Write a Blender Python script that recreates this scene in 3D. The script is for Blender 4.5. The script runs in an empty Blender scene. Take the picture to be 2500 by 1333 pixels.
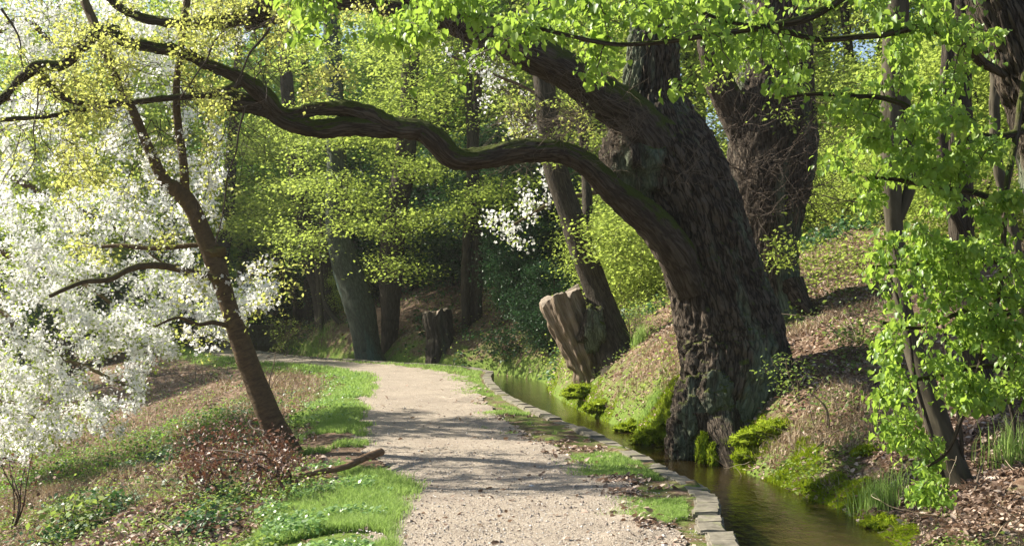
import bpy, math, random
import numpy as np
from mathutils import Vector
rng = np.random.default_rng(7)
random.seed(7)
scene = bpy.context.scene
COL = scene.collection
F = 3000.0; HX = 1250.0; HY = 745.0; CZ = 1.65
def P(px, py, Y):
    """point seen at photo pixel (px,py) standing Y metres away"""
    return np.array([(px-HX)/F*Y, Y, CZ+(HY-py)/F*Y])

# ------------------------------------------------------------------ noise
def _hash(ix, iy, iz, seed):
    h = (ix*374761393 + iy*668265263 + iz*2147483647 + seed*1274126177) & 0xffffffff
    h = (h ^ (h >> 13))*1274126177 & 0xffffffff
    h = (h ^ (h >> 16)) & 0xffffffff
    return h.astype(np.float64)/4294967295.0
def noise3(p, seed=0):
    p = np.asarray(p, float); i = np.floor(p).astype(np.int64); f = p-i; f = f*f*(3-2*f)
    out = 0
    for dx in (0, 1):
        wx = f[..., 0] if dx else 1-f[..., 0]
        for dy in (0, 1):
            wy = f[..., 1] if dy else 1-f[..., 1]
            for dz in (0, 1):
                wz = f[..., 2] if dz else 1-f[..., 2]
                out = out + wx*wy*wz*_hash(i[..., 0]+dx, i[..., 1]+dy, i[..., 2]+dz, seed)
    return out*2-1
def fbm(p, o=4, seed=0, gain=.5):
    p = np.asarray(p, float); a = 1; s = 0
    for k in range(o):
        s = s + a*noise3(p*(2.03**k), seed+k*17); a *= gain
    return s
def fbm2(x, y, sc, o=4, seed=0):
    return fbm(np.stack([x*sc, y*sc, np.zeros_like(x)+.37], -1), o, seed)
def sstep(a, b, x):
    t = np.clip((x-a)/(b-a), 0, 1); return t*t*(3-2*t)

# ------------------------------------------------------------------ polyline distance
def pline(pts, x, y):
    """signed distance (positive to the right of travel) and arc position"""
    x = np.asarray(x, float); y = np.asarray(y, float)
    best = np.full(x.shape, 1e9); sg = np.ones(x.shape)
    for (ax, ay), (bx, by) in zip(pts[:-1], pts[1:]):
        dx, dy = bx-ax, by-ay; L2 = dx*dx+dy*dy
        t = np.clip(((x-ax)*dx+(y-ay)*dy)/L2, 0, 1)
        qx = ax+t*dx-x; qy = ay+t*dy-y; d = np.hypot(qx, qy)
        s = np.sign((x-ax)*dy-(y-ay)*dx); s[s == 0] = 1
        m = d < best-1e-9
        best = np.where(m, d, best); sg = np.where(m, s, sg)
    return best*sg
def smooth_line(pts, n=6):
    pts = np.array(pts, float); out = []
    for i in range(len(pts)-1):
        p0 = pts[max(i-1, 0)]; p1 = pts[i]; p2 = pts[i+1]; p3 = pts[min(i+2, len(pts)-1)]
        for k in range(n):
            t = k/n
            out.append(.5*((2*p1)+(-p0+p2)*t+(2*p0-5*p1+4*p2-p3)*t*t+(-p0+3*p1-3*p2+p3)*t**3))
    out.append(pts[-1]); return np.array(out)
CH = smooth_line([(2.1,-8),(2.1,3),(2.16,8.4),(2.33,10.2),(2.33,11.4),(2.05,13.6),(1.6,16.2),(.82,20.6),(.38,24.1),(.15,27.5),(.08,30.6),(-1.0,33.6),(-3.5,36.2),(-7.0,41),(-9.3,46.5),(-12.0,58),(-14.8,70),(-22,95)], 5)
PA = smooth_line([(.1,-8),(.1,3),(.08,8.4),(-.08,11.4),(-.55,13.6),(-.95,15.7),(-1.5,20.2),(-1.95,25.4),(-2.45,29),(-4.1,33.0),(-7.6,37.9),(-10.6,44.5),(-13.4,54),(-17,68),(-24,92)], 5)
def h_of(x, y):
    x = np.asarray(x, float); y = np.asarray(y, float)
    s = pline(CH, x, y); sp = pline(PA, x, y)
    z = .02*fbm2(x, y, .9, 3, 3)
    u = -sp-1.15
    drop = sstep(0, 7, u)*1.5 + sstep(0, .8, u)*.06
    z = z - drop + sstep(.2, 2, u)*(.20*fbm2(x, y, .7, 4, 5)+.05*fbm2(x, y, 3.2, 3, 6))
    # crumbled shoulder between path and slabs
    z = z + np.where((s < -.6) & (sp > .6), .03*fbm2(x, y, 3.1, 3, 8), 0)
    # hill side
    d = np.maximum(s-.6, 0)
    k = np.interp(y, [4, 9, 12, 14, 18, 24, 60, 80], [.30, .34, .5, .9, 1.35, 1.3, 1.0, .6])
    sl = np.interp(y, [4, 9, 14, 18, 24, 40, 60], [.03, .06, .2, .25, .34, .36, .25])
    hz = -.42 + k*(1-np.exp(-d/.65)) + sl*d + .006*np.minimum(d, 22)**2*sstep(12, 20, y)
    hz = hz + sstep(.0, .8, d)*(.12*fbm2(x, y, .9, 4, 11)+.04*fbm2(x, y, 4, 3, 12)) + np.minimum(d, 1)*0
    hz = hz + .05*fbm2(x, y, 5, 2, 19)*sstep(0, .15, d)*(1-sstep(.4, 1, d))
    hz = hz + .5*sstep(6, 20, d)*fbm2(x, y, .12, 3, 14)
    bed = -.75
    z = np.where(s > .6, hz, z)
    z = np.where((s > -.62) & (s <= .6), bed + (hz-bed)*sstep(.35, .62, s), z)
    return z
def ground_pt(px, py, z0=0.0):
    """where the sight line through (px,py) meets the ground"""
    Y = np.arange(6, 110, .05)
    x = (px-HX)/F*Y; z = CZ+(HY-py)/F*Y
    h = h_of(x, Y); w = np.where(h >= z)[0]
    i = w[0] if len(w) else len(Y)-1
    return np.array([x[i], Y[i], h[i]])
def gz(x, y): return float(h_of(np.array([x]), np.array([y]))[0])

# ------------------------------------------------------------------ mesh builder
class MB:
    def __init__(s): s.v = []; s.f4 = []; s.f3 = []; s.m4 = []; s.m3 = []; s.bk = []; s.n = 0
    def add(s, v, q=None, t=None, mat=0, bk=None):
        v = np.asarray(v, float).reshape(-1, 3)
        if q is not None and len(q): q = np.asarray(q, np.int64); s.f4.append(q+s.n); s.m4.append(np.full(len(q), mat))
        if t is not None and len(t): t = np.asarray(t, np.int64); s.f3.append(t+s.n); s.m3.append(np.full(len(t), mat))
        s.v.append(v); s.bk.append(v if bk is None else bk); s.n += len(v)
    def mesh(s, name, mats, smooth=True):
        me = bpy.data.meshes.new(name)
        v = np.concatenate(s.v); q = np.concatenate(s.f4) if s.f4 else np.zeros((0, 4), int); t = np.concatenate(s.f3) if s.f3 else np.zeros((0, 3), int)
        me.vertices.add(len(v)); me.vertices.foreach_set('co', v.ravel())
        li = np.concatenate([q.ravel(), t.ravel()]); me.loops.add(len(li)); me.loops.foreach_set('vertex_index', li)
        tot = np.concatenate([np.full(len(q), 4), np.full(len(t), 3)]); st = np.concatenate([[0], np.cumsum(tot)[:-1]])
        me.polygons.add(len(tot)); me.polygons.foreach_set('loop_start', st); me.polygons.foreach_set('loop_total', tot)
        mi = np.concatenate(([np.concatenate(s.m4)] if s.m4 else [])+([np.concatenate(s.m3)] if s.m3 else []))
        me.polygons.foreach_set('material_index', mi.astype(np.int32))
        me.polygons.foreach_set('use_smooth', np.full(len(tot), smooth))
        a = me.attributes.new('bk', 'FLOAT_VECTOR', 'POINT'); a.data.foreach_set('vector', np.concatenate(s.bk).ravel())
        for m in (mats if isinstance(mats, (list, tuple)) else [mats]): me.materials.append(m)
        me.update(calc_edges=True); me.validate()
        return me
def link(name, me, parent=None, loc=None, **kw):
    o = bpy.data.objects.new(name, me); COL.objects.link(o)
    if parent is not None: o.parent = parent
    if loc is not None: o.location = loc
    for k, v in kw.items(): o[k] = v
    return o
def thing(name, label, cat, loc=(0, 0, 0), group=None):
    o = bpy.data.objects.new(name, None); COL.objects.link(o); o.location = loc; o.empty_display_size = .3
    o['label'] = label; o['category'] = cat; o['kind'] = 'thing'
    if group: o['group'] = group
    return o
def obj(name, B, mats, parent=None, smooth=True, origin=None, **kw):
    if origin is None and parent is not None: origin = np.array(parent.location)
    if origin is not None:
        for i in range(len(B.v)): B.v[i] = B.v[i]-np.asarray(origin)[None]
    return link(name, B.mesh(name, mats, smooth), parent, None if parent is not None else origin, **kw)

def frames(p):
    p = np.asarray(p, float); n = len(p)
    t = np.gradient(p, axis=0); t /= np.linalg.norm(t, axis=1)[:, None]+1e-9
    a = np.array([1., 0, 0]) if abs(t[0][0]) < .8 else np.array([0, 1., 0])
    N = np.zeros((n, 3)); u = a-t[0]*a.dot(t[0]); u /= np.linalg.norm(u); N[0] = u
    for i in range(1, n):
        u = N[i-1]-t[i]*N[i-1].dot(t[i]); u /= np.linalg.norm(u)+1e-9; N[i] = u
    return t, N, np.cross(t, N)
def tube(B, pts, rad, sides=6, mat=0, disp=None, cap=True, capmat=None):
    pts = np.asarray(pts, float); rad = np.asarray(rad, float)*np.ones(len(pts)); n = len(pts)
    t, N, M = frames(pts)
    a = np.arange(sides)/sides*2*np.pi
    L = np.concatenate([[0], np.cumsum(np.linalg.norm(np.diff(pts, axis=0), axis=1))])
    ca, sa = np.cos(a), np.sin(a)
    R = np.repeat(rad[:, None], sides, 1)
    bk = np.stack([ca[None]*R.mean()*np.ones((n, 1)), sa[None]*R.mean()*np.ones((n, 1)), np.repeat(L[:, None], sides, 1)], -1)
    if disp is not None: R = disp(R, np.repeat(a[None], n, 0), np.repeat(L[:, None], sides, 1), bk)
    v = pts[:, None]+R[..., None]*(ca[None, :, None]*N[:, None]+sa[None, :, None]*M[:, None])
    i = np.arange(n-1)[:, None]*sides; j = np.arange(sides)[None]; k = (j+1) % sides
    q = np.stack([i+j, i+k, i+sides+k, i+sides+j], -1).reshape(-1, 4)
    B.add(v.reshape(-1, 3), q, None, mat, bk.reshape(-1, 3))
    if cap:
        c = v[-1].mean(0); vv = np.concatenate([v[-1], c[None]])
        B.add(vv, None, np.stack([np.arange(sides), (np.arange(sides)+1) % sides, np.full(sides, sides)], 1), mat if capmat is None else capmat, np.concatenate([bk[-1], bk[-1].mean(0)[None]]))
    return v
def spl(pts, n=8):
    return smooth_line(pts, n)
def wander(p, amp, sc, seed):
    p = np.asarray(p, float)
    return p + amp*np.stack([noise3(p*sc, seed), noise3(p*sc, seed+1), noise3(p*sc, seed+2)], -1)
def limb_px(spec, Y=None, n=8):
    """spec rows (px,py,half-width px,Y) -> points, radii"""
    a = np.array([[*P(r[0], r[1], r[3] if len(r) > 3 else Y), r[2]/F*P(r[0], r[1], r[3] if len(r) > 3 else Y)[1]] for r in spec])
    s = smooth_line(a, n); return s[:, :3], np.maximum(s[:, 3], .002)

# ------------------------------------------------------------------ materials
def nmat(name):
    m = bpy.data.materials.new(name); m.use_nodes = True; nt = m.node_tree; nt.nodes.clear()
    return m, nt
class NT:
    def __init__(s, nt): s.nt = nt
    def n(s, typ, **kw):
        x = s.nt.nodes.new(typ)
        for k, v in kw.items():
            if k in ('inp',): continue
            setattr(x, k, v)
        for k, v in kw.get('inp', {}).items():
            if isinstance(v, bpy.types.NodeSocket): s.nt.links.new(v, x.inputs[k])
            else: x.inputs[k].default_value = v
        return x
    def l(s, a, b): s.nt.links.new(a, b)
    def ramp(s, fac, stops):
        r = s.nt.nodes.new('ShaderNodeValToRGB'); s.l(fac, r.inputs[0]); e = r.color_ramp.elements
        while len(e) < len(stops): e.new(.5)
        for k, (p, c) in enumerate(stops): e[k].position = p; e[k].color = (*c, 1) if len(c) == 3 else c
        return r.outputs[0]
    def mix(s, f, a, b):
        x = s.nt.nodes.new('ShaderNodeMix'); x.data_type = 'RGBA'
        for k, v in ((0, f), (6, a), (7, b)):
            if isinstance(v, bpy.types.NodeSocket): s.l(v, x.inputs[k])
            elif k == 0: x.inputs[0].default_value = v
            else: x.inputs[k].default_value = (*v, 1)
        return x.outputs[2]
    def noise(s, vec, scale, detail=4, rough=.55, dist=0):
        x = s.n('ShaderNodeTexNoise', inp={'Scale': scale, 'Detail': detail, 'Roughness': rough, 'Distortion': dist})
        if vec is not None: s.l(vec, x.inputs['Vector'])
        return x.outputs[0]
    def map(s, vec, sc):
        x = s.n('ShaderNodeMapping'); s.l(vec, x.inputs['Vector']); x.inputs['Scale'].default_value = sc; return x.outputs[0]
    def math(s, op, a, b=0.):
        x = s.n('ShaderNodeMath', operation=op)
        for k, v in ((0, a), (1, b)):
            if isinstance(v, bpy.types.NodeSocket): s.l(v, x.inputs[k])
            else: x.inputs[k].default_value = v
        return x.outputs[0]
def leafmat(name, c1, c2, c3, trans=.45, tcol=None, rough=.45, spec=.35, boost=1.0):
    m, nt = nmat(name); N = NT(nt)
    g = N.n('ShaderNodeNewGeometry'); rpi = g.outputs['Random Per Island']
    col = N.ramp(rpi, [(0, c1), (.5, c2), (1, c3)])
    pr = N.n('ShaderNodeBsdfPrincipled', inp={'Base Color': col, 'Roughness': rough, 'Specular IOR Level': spec})
    tc = N.mix(.75, col, tcol if tcol else c2)
    tr = N.n('ShaderNodeBsdfTranslucent', inp={'Color': tc})
    mx = N.n('ShaderNodeMixShader', inp={0: trans}); N.l(pr.outputs[0], mx.inputs[1]); N.l(tr.outputs[0], mx.inputs[2])
    out = N.n('ShaderNodeOutputMaterial'); N.l(mx.outputs[0], out.inputs[0]); return m
def barkmat(name, dark, mid, pale, moss=None, mossamt=0., zs=.12, scale=22., bump=.5, crackw=.75, patch=None, patchsc=1.2, patchthr=.55):
    m, nt = nmat(name); N = NT(nt)
    at = N.n('ShaderNodeAttribute', attribute_name='bk').outputs['Vector']
    v = N.map(at, (1, 1, zs))
    n1 = N.noise(v, scale, 6, .65, .6)
    vo = N.n('ShaderNodeTexVoronoi', feature='DISTANCE_TO_EDGE', inp={'Scale': scale*.55}); 
    dv = N.n('ShaderNodeVectorMath', operation='ADD'); N.l(v, dv.inputs[0])
    nn = N.n('ShaderNodeTexNoise', inp={'Scale': scale*.6, 'Detail': 3}); N.l(v, nn.inputs['Vector'])
    sc = N.n('ShaderNodeVectorMath', operation='SCALE'); N.l(nn.outputs[1], sc.inputs[0]); sc.inputs['Scale'].default_value = .09
    N.l(sc.outputs[0], dv.inputs[1]); N.l(dv.outputs[0], vo.inputs['Vector'])
    crack = N.ramp(vo.outputs['Distance'], [(0, (0, 0, 0)), (.16, (1, 1, 1))])
    n1b = N.noise(N.map(at, (1, 1, zs*1.6)), scale*.35, 7, .7, 1.0)
    hgt = N.math('MULTIPLY', N.math('ADD', N.math('MULTIPLY', n1, .5), N.math('MULTIPLY', n1b, .5)), N.math('ADD', N.math('MULTIPLY', crack, crackw), 1.15-crackw))
    col = N.ramp(hgt, [(.12, dark), (.45, mid), (.8, pale)])
    if patch:
        pn = N.noise(N.map(at, (1, 1, .22)), patchsc, 6, .7)
        col = N.mix(N.ramp(pn, [(patchthr, (0, 0, 0)), (patchthr+.08, (1, 1, 1))]), col, N_mul(N, hgt, patch))
    if moss:
        geo = N.n('ShaderNodeNewGeometry'); sp = N.n('ShaderNodeSeparateXYZ'); N.l(geo.outputs['Normal'], sp.inputs[0])
        pn = N.noise(at, 2.2, 6, .7)
        f = N.math('ADD', N.math('MULTIPLY', sp.outputs[2], .55), N.math('ADD', pn, mossamt-1.0))
        f = N.ramp(f, [(.05, (0, 0, 0)), (.22, (1, 1, 1))])
        mc = N.mix(N.noise(at, 60, 3), tuple(c*.5 for c in moss), tuple(c*1.5 for c in moss))
        col = N.mix(f, col, mc)
    bp = N.n('ShaderNodeBump', inp={'Strength': bump, 'Distance': .07, 'Height': hgt})
    pr = N.n('ShaderNodeBsdfPrincipled', inp={'Base Color': col, 'Roughness': .9, 'Specular IOR Level': .15, 'Normal': bp.outputs[0]})
    out = N.n('ShaderNodeOutputMaterial'); N.l(pr.outputs[0], out.inputs[0]); return m
def N_mul(N, h, c):
    return N.ramp(h, [(.1, tuple(x*.35 for x in c)), (.6, c), (.9, tuple(min(1, x*1.4) for x in c))])
def simple(name, c, rough=.85, var=.25, scale=8, bump=.2, spec=.2):
    m, nt = nmat(name); N = NT(nt); tc = N.n('ShaderNodeTexCoord').outputs['Object']
    n1 = N.noise(tc, scale, 8, .65)
    col = N.ramp(n1, [(.3, tuple(x*(1-var) for x in c)), (.7, tuple(x*(1+var) for x in c))])
    bp = N.n('ShaderNodeBump', inp={'Strength': bump, 'Distance': .02, 'Height': n1})
    pr = N.n('ShaderNodeBsdfPrincipled', inp={'Base Color': col, 'Roughness': rough, 'Specular IOR Level': spec, 'Normal': bp.outputs[0]})
    out = N.n('ShaderNodeOutputMaterial'); N.l(pr.outputs[0], out.inputs[0]); return m

M = {}
M['lime'] = leafmat('lime_leaf', (.07,.15,.02), (.15,.265,.035), (.28,.40,.08), .5, (.38,.54,.07), .42, .45)
M['yellow'] = leafmat('young_leaf', (.22,.26,.05), (.34,.37,.08), (.46,.42,.13), .5, (.62,.66,.16), .5, .3)
M['wood1'] = leafmat('spring_leaf', (.12,.18,.03), (.20,.28,.04), (.30,.37,.07), .5, (.47,.58,.11), .55, .2)
M['wood2'] = leafmat('forest_leaf', (.05,.12,.025), (.09,.19,.03), (.17,.29,.04), .45, (.24,.42,.05), .5, .25)
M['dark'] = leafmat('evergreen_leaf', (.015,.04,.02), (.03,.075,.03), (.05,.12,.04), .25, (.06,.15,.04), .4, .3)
M['blossom'] = leafmat('white_petal', (.76,.77,.75), (.86,.86,.85), (.90,.89,.89), .5, (.93,.93,.91), .6, .1)
M['herb'] = leafmat('herb_leaf', (.08,.17,.04), (.15,.27,.08), (.30,.42,.20), .4, (.28,.46,.12), .4, .5)
M['brown'] = leafmat('dead_leaf', (.07,.045,.03), (.24,.16,.115), (.56,.45,.36), .2, (.3,.18,.11), .6, .25)
M['red'] = leafmat('withered_leaf', (.06,.03,.02), (.12,.06,.04), (.30,.19,.14), .2, (.22,.09,.05), .5, .35)
M['bramble'] = leafmat('bramble_leaf', (.05,.11,.02), (.13,.21,.04), (.28,.34,.09), .4, (.32,.42,.08), .55, .25)
M['ivy'] = leafmat('ivy_leaf', (.02,.06,.025), (.04,.10,.035), (.07,.15,.05), .2, (.08,.2,.04), .5, .3)
M['grass'] = leafmat('grass_blade', (.11,.19,.03), (.19,.30,.06), (.34,.42,.15), .45, (.34,.50,.12), .55, .2)
M['mossfuzz'] = leafmat('moss', (.10,.16,.01), (.20,.29,.015), (.32,.38,.03), .35, (.34,.42,.02), .8, .05)
M['mossbase'] = simple('moss_body', (.13,.17,.012), .95, .6, 9, .8, .05)
M['straw'] = leafmat('dry_stem', (.17,.12,.07), (.34,.26,.17), (.55,.47,.34), .2, (.3,.2,.1), .7, .1)
M['twig'] = simple('twig_bark', (.06,.045,.033), .85, .35, 5, .1)
M['paletwig'] = simple('pale_twig_bark', (.13,.10,.07), .85, .3, 5, .1)
M['oak'] = barkmat('oak_bark', (.008,.007,.005), (.06,.046,.034), (.17,.135,.10), (.08,.10,.015), .28, .16, 40, 1.0, .62, patch=(.15,.175,.115), patchsc=1.5, patchthr=.50)
M['limb'] = barkmat('limb_bark', (.014,.010,.008), (.06,.045,.033), (.14,.115,.09), (.06,.075,.012), .48, .10, 42, .9, .5)
M['bark'] = barkmat('forest_bark', (.012,.010,.007), (.042,.034,.024), (.09,.075,.055), (.045,.055,.012), .30, .12, 40, .6, .5, (.06,.07,.05), .7, .58)
M['teal'] = barkmat('algae_bark', (.014,.016,.012), (.045,.052,.038), (.09,.11,.08), (.05,.07,.02), .32, .2, 30, .5, .4, (.06,.10,.08), 1.1, .52)
M['cherry'] = barkmat('cherry_bark', (.014,.010,.007), (.06,.042,.026), (.14,.095,.05), (.09,.09,.02), .22, 1.6, 22, .4, .12, (.12,.09,.035), 1.6, .5)
M['fallen'] = barkmat('fallen_branch_bark', (.03,.018,.01), (.15,.09,.05), (.28,.19,.12), zs=.2, scale=30, bump=.5, crackw=.3)
M['smooth'] = barkmat('hornbeam_bark', (.02,.017,.011), (.048,.041,.027), (.11,.095,.065), (.10,.13,.02), .2, .2, 14, .25, .1, (.09,.09,.05), 1.5, .55)
M['deadwood'] = barkmat('weathered_wood', (.015,.010,.007), (.15,.11,.075), (.36,.29,.22), (.10,.12,.02), .02, .05, 34, .6, .3)
M['endgrain'] = simple('cut_wood', (.22,.18,.14), .9, .45, 22, .3)
M['paint'] = simple('red_paint', (.55,.07,.04), .7, .3, 30, .2)
def slabmat():
    m, nt = nmat('kerb_concrete'); N = NT(nt); tc = N.n('ShaderNodeTexCoord').outputs['Object']
    oi = N.n('ShaderNodeObjectInfo').outputs['Random']
    add = N.n('ShaderNodeVectorMath', operation='ADD'); N.l(tc, add.inputs[0])
    cx = N.n('ShaderNodeCombineXYZ'); N.l(N.math('MULTIPLY', oi, 37.), cx.inputs[0]); N.l(cx.outputs[0], add.inputs[1]); v = add.outputs[0]
    n1 = N.noise(v, 9, 9, .7); col = N.ramp(n1, [(.3, (.09,.08,.06)), (.6, (.20,.18,.14)), (.8, (.29,.265,.215))])
    col = N.mix(N.ramp(N.noise(v, 4, 6, .7), [(.55, (0, 0, 0)), (.68, (1, 1, 1))]), col, (.13,.15,.05))
    bp = N.n('ShaderNodeBump', inp={'Strength': .5, 'Distance': .01, 'Height': n1})
    pr = N.n('ShaderNodeBsdfPrincipled', inp={'Base Color': col, 'Roughness': .9, 'Specular IOR Level': .2, 'Normal': bp.outputs[0]})
    out = N.n('ShaderNodeOutputMaterial'); N.l(pr.outputs[0], out.inputs[0]); return m
M['slab'] = slabmat()
def pathmat():
    m, nt = nmat('gravel_path'); N = NT(nt); tc = N.n('ShaderNodeTexCoord').outputs['Object']
    vo = N.n('ShaderNodeTexVoronoi', inp={'Scale': 110.}); N.l(tc, vo.inputs['Vector'])
    sep = N.n('ShaderNodeSeparateColor'); N.l(vo.outputs['Color'], sep.inputs[0])
    peb = N.ramp(sep.outputs[0], [(0, (.15,.12,.095)), (.5, (.31,.255,.20)), (.85, (.42,.36,.295)), (1, (.58,.53,.46))])
    n1 = N.noise(tc, 2.2, 8, .7)
    base = N.ramp(n1, [(.3, (.22,.183,.138)), (.7, (.37,.312,.24))])
    col = N.mix(.55, base, peb)
    n2 = N.noise(N.map(tc, (1.0, .8, 1)), .8, 8, .75)
    col = N.mix(N.ramp(n2, [(.52, (0, 0, 0)), (.72, (.7, .7, .7))]), col, (.20,.16,.13))
    at = N.n('ShaderNodeAttribute', attribute_name='bk'); sx = N.n('ShaderNodeSeparateXYZ'); N.l(at.outputs['Vector'], sx.inputs[0])
    n3 = N.noise(tc, 3.5, 7, .75)
    e = N.math('ADD', sx.outputs[0], N.math('MULTIPLY', n3, .9))
    col = N.mix(N.ramp(e, [(1.05, (0, 0, 0)), (1.3, (1, 1, 1))]), col, N.mix(N.noise(tc, 12, 4), (.12,.085,.055), (.20,.16,.07)))
    hh = N.math('ADD', N.math('MULTIPLY', vo.outputs['Distance'], -.6), N.noise(tc, 18, 6, .7))
    bp = N.n('ShaderNodeBump', inp={'Strength': .7, 'Distance': .02, 'Height': hh})
    pr = N.n('ShaderNodeBsdfPrincipled', inp={'Base Color': col, 'Roughness': .92, 'Specular IOR Level': .15, 'Normal': bp.outputs[0]})
    out = N.n('ShaderNodeOutputMaterial'); N.l(pr.outputs[0], out.inputs[0]); return m
M['path'] = pathmat()
def groundmat():
    m, nt = nmat('forest_soil'); N = NT(nt); tc = N.n('ShaderNodeTexCoord').outputs['Object']
    at = N.n('ShaderNodeAttribute', attribute_name='bk'); sx = N.n('ShaderNodeSeparateXYZ'); N.l(at.outputs['Vector'], sx.inputs[0])
    n1 = N.noise(tc, 5, 10, .75)
    soil = N.ramp(n1, [(.25, (.035,.024,.016)), (.5, (.09,.062,.042)), (.75, (.19,.14,.10))])
    vo = N.n('ShaderNodeTexVoronoi', inp={'Scale': 22.}); N.l(tc, vo.inputs['Vector'])
    sep = N.n('ShaderNodeSeparateColor'); N.l(vo.outputs['Color'], sep.inputs[0])
    lit = N.ramp(sep.outputs[1], [(0, (.08,.045,.025)), (.6, (.20,.12,.075)), (1, (.42,.32,.24))])
    soil = N.mix(N.ramp(N.noise(tc, 1.4, 6, .7), [(.4, (.1,)*3), (.65, (.8,)*3)]), soil, lit)
    gr = N.ramp(N.noise(tc, 14, 6, .7), [(.3, (.05,.08,.012)), (.7, (.15,.21,.04))])
    f = N.math('ADD', sx.outputs[1], N.math('MULTIPLY', N.math('SUBTRACT', N.noise(tc, 2.5, 7, .75), .5), 1.2))
    col = N.mix(N.ramp(f, [(.42, (0, 0, 0)), (.6, (1, 1, 1))]), soil, gr)
    bp = N.n('ShaderNodeBump', inp={'Strength': .8, 'Distance': .04, 'Height': n1})
    pr = N.n('ShaderNodeBsdfPrincipled', inp={'Base Color': col, 'Roughness': .95, 'Specular IOR Level': .1, 'Normal': bp.outputs[0]})
    out = N.n('ShaderNodeOutputMaterial'); N.l(pr.outputs[0], out.inputs[0]); return m
M['ground'] = groundmat()
def watermat():
    m, nt = nmat('stream_water'); N = NT(nt); tc = N.n('ShaderNodeTexCoord').outputs['Object']
    n1 = N.noise(N.map(tc, (1.6, .9, 1)), 7, 4, .6, .8); n2 = N.noise(N.map(tc, (1.2, .5, 1)), 2.2, 3, .5)
    hgt = N.math('ADD', n1, n2)
    col = N.ramp(N.noise(tc, 1.5, 5, .6), [(.35, (.012,.009,.003)), (.7, (.03,.022,.007))])
    bp = N.n('ShaderNodeBump', inp={'Strength': .22, 'Distance': .03, 'Height': hgt})
    pr = N.n('ShaderNodeBsdfPrincipled', inp={'Base Color': col, 'Roughness': .06, 'IOR': 1.33, 'Specular IOR Level': .8, 'Normal': bp.outputs[0]})
    out = N.n('ShaderNodeOutputMaterial'); N.l(pr.outputs[0], out.inputs[0]); return m
M['water'] = watermat()

# ------------------------------------------------------------------ ground, water, path
def terrain():
    xs = [-1.4]
    while xs[-1] < 4.6: xs.append(xs[-1]+.05)
    st = .05
    while xs[-1] < 75: st *= 1.045; xs.append(xs[-1]+st)
    st = .05; lo = []; x = -1.4
    while x > -90: st *= 1.04; x -= st; lo.append(x)
    xs = np.array(lo[::-1]+xs)
    ys = [-8., -3., 2., 5.]
    while ys[-1] < 135: ys.append(ys[-1]+max(.05, ys[-1]*.0065))
    ys = np.array(ys)
    X, Y = np.meshgrid(xs, ys); Z = h_of(X, Y)
    s = pline(CH, X, Y); sp = pline(PA, X, Y)
    verge = np.exp(-((np.abs(sp)-1.4)/.7)**2)
    verge = np.where(sp < 0, verge, np.where(s < -.6, .5, 0)); verge = np.where(s > .6, .30+.45*np.exp(-(s-.6)/.6), verge)
    verge = np.where(sp < -2.3, .33, verge)
    verge = np.where(sp < 0, verge*(1-.85*sstep(12, 13, Y+.8*fbm2(X, Y, 1.5, 3, 88))*(1-sstep(16, 17.2, Y+.8*fbm2(X, Y, 1.5, 3, 89)))), verge)
    nx = len(xs); i = np.arange(len(ys)-1)[:, None]*nx; j = np.arange(nx-1)[None]
    q = np.stack([i+j, i+j+1, i+nx+j+1, i+nx+j], -1).reshape(-1, 4)
    B = MB(); V = np.stack([X, Y, Z], -1).reshape(-1, 3)
    B.add(V, q, bk=np.stack([sp.ravel(), verge.ravel(), s.ravel()], -1))
    obj('ground', B, M['ground'], kind='structure')
terrain()
def strip(line, l, r, z, name, mat, edge=0., nc=10, step=.12, kind='structure', zf=None):
    seg = np.linalg.norm(np.diff(line, axis=0), axis=1); L = np.concatenate([[0], np.cumsum(seg)])
    t = np.arange(0, L[-1], step); c = np.stack([np.interp(t, L, line[:, 0]), np.interp(t, L, line[:, 1])], -1)
    d = np.gradient(c, axis=0); d /= np.linalg.norm(d, axis=1)[:, None]
    for _ in range(3): d[1:-1] = (d[:-2]+d[1:-1]+d[2:])/3
    nrm = np.stack([d[:, 1], -d[:, 0]], -1)
    lf = l+edge*fbm2(t, t*0, 1.3, 5, 31)+edge*.6*fbm2(t, t*0, 6., 3, 32); rf = r+edge*fbm2(t, t*0, 1.3, 5, 37)+edge*.8*fbm2(t, t*0, 6., 3, 38)
    w = np.linspace(0, 1, nc+1); off = lf[:, None]*(1-w)+rf[:, None]*w
    v = np.concatenate([c[:, None]+off[..., None]*nrm[:, None], np.zeros((len(t), nc+1, 1))], -1)
    v[..., 2] = z if zf is None else zf(v[..., 0], v[..., 1])
    i = np.arange(len(t)-1)[:, None]*(nc+1); j = np.arange(nc)[None]
    q = np.stack([i+j, i+j+1, i+nc+2+j, i+nc+1+j], -1).reshape(-1, 4)
    B = MB(); B.add(v.reshape(-1, 3), q, bk=np.stack([np.abs(off).ravel(), np.zeros(off.size), np.zeros(off.size)], -1))
    return obj(name, B, M[mat], kind=kind)
strip(PA, -1.06, 1.10, .02, 'path', 'path', .10, 22, step=.07, zf=lambda x, y: h_of(x, y)+.016+.008*fbm2(x, y, 2, 3, 77))
strip(CH, -.66, .75, -.27, 'stream_water', 'water', 0, 2)

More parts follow.
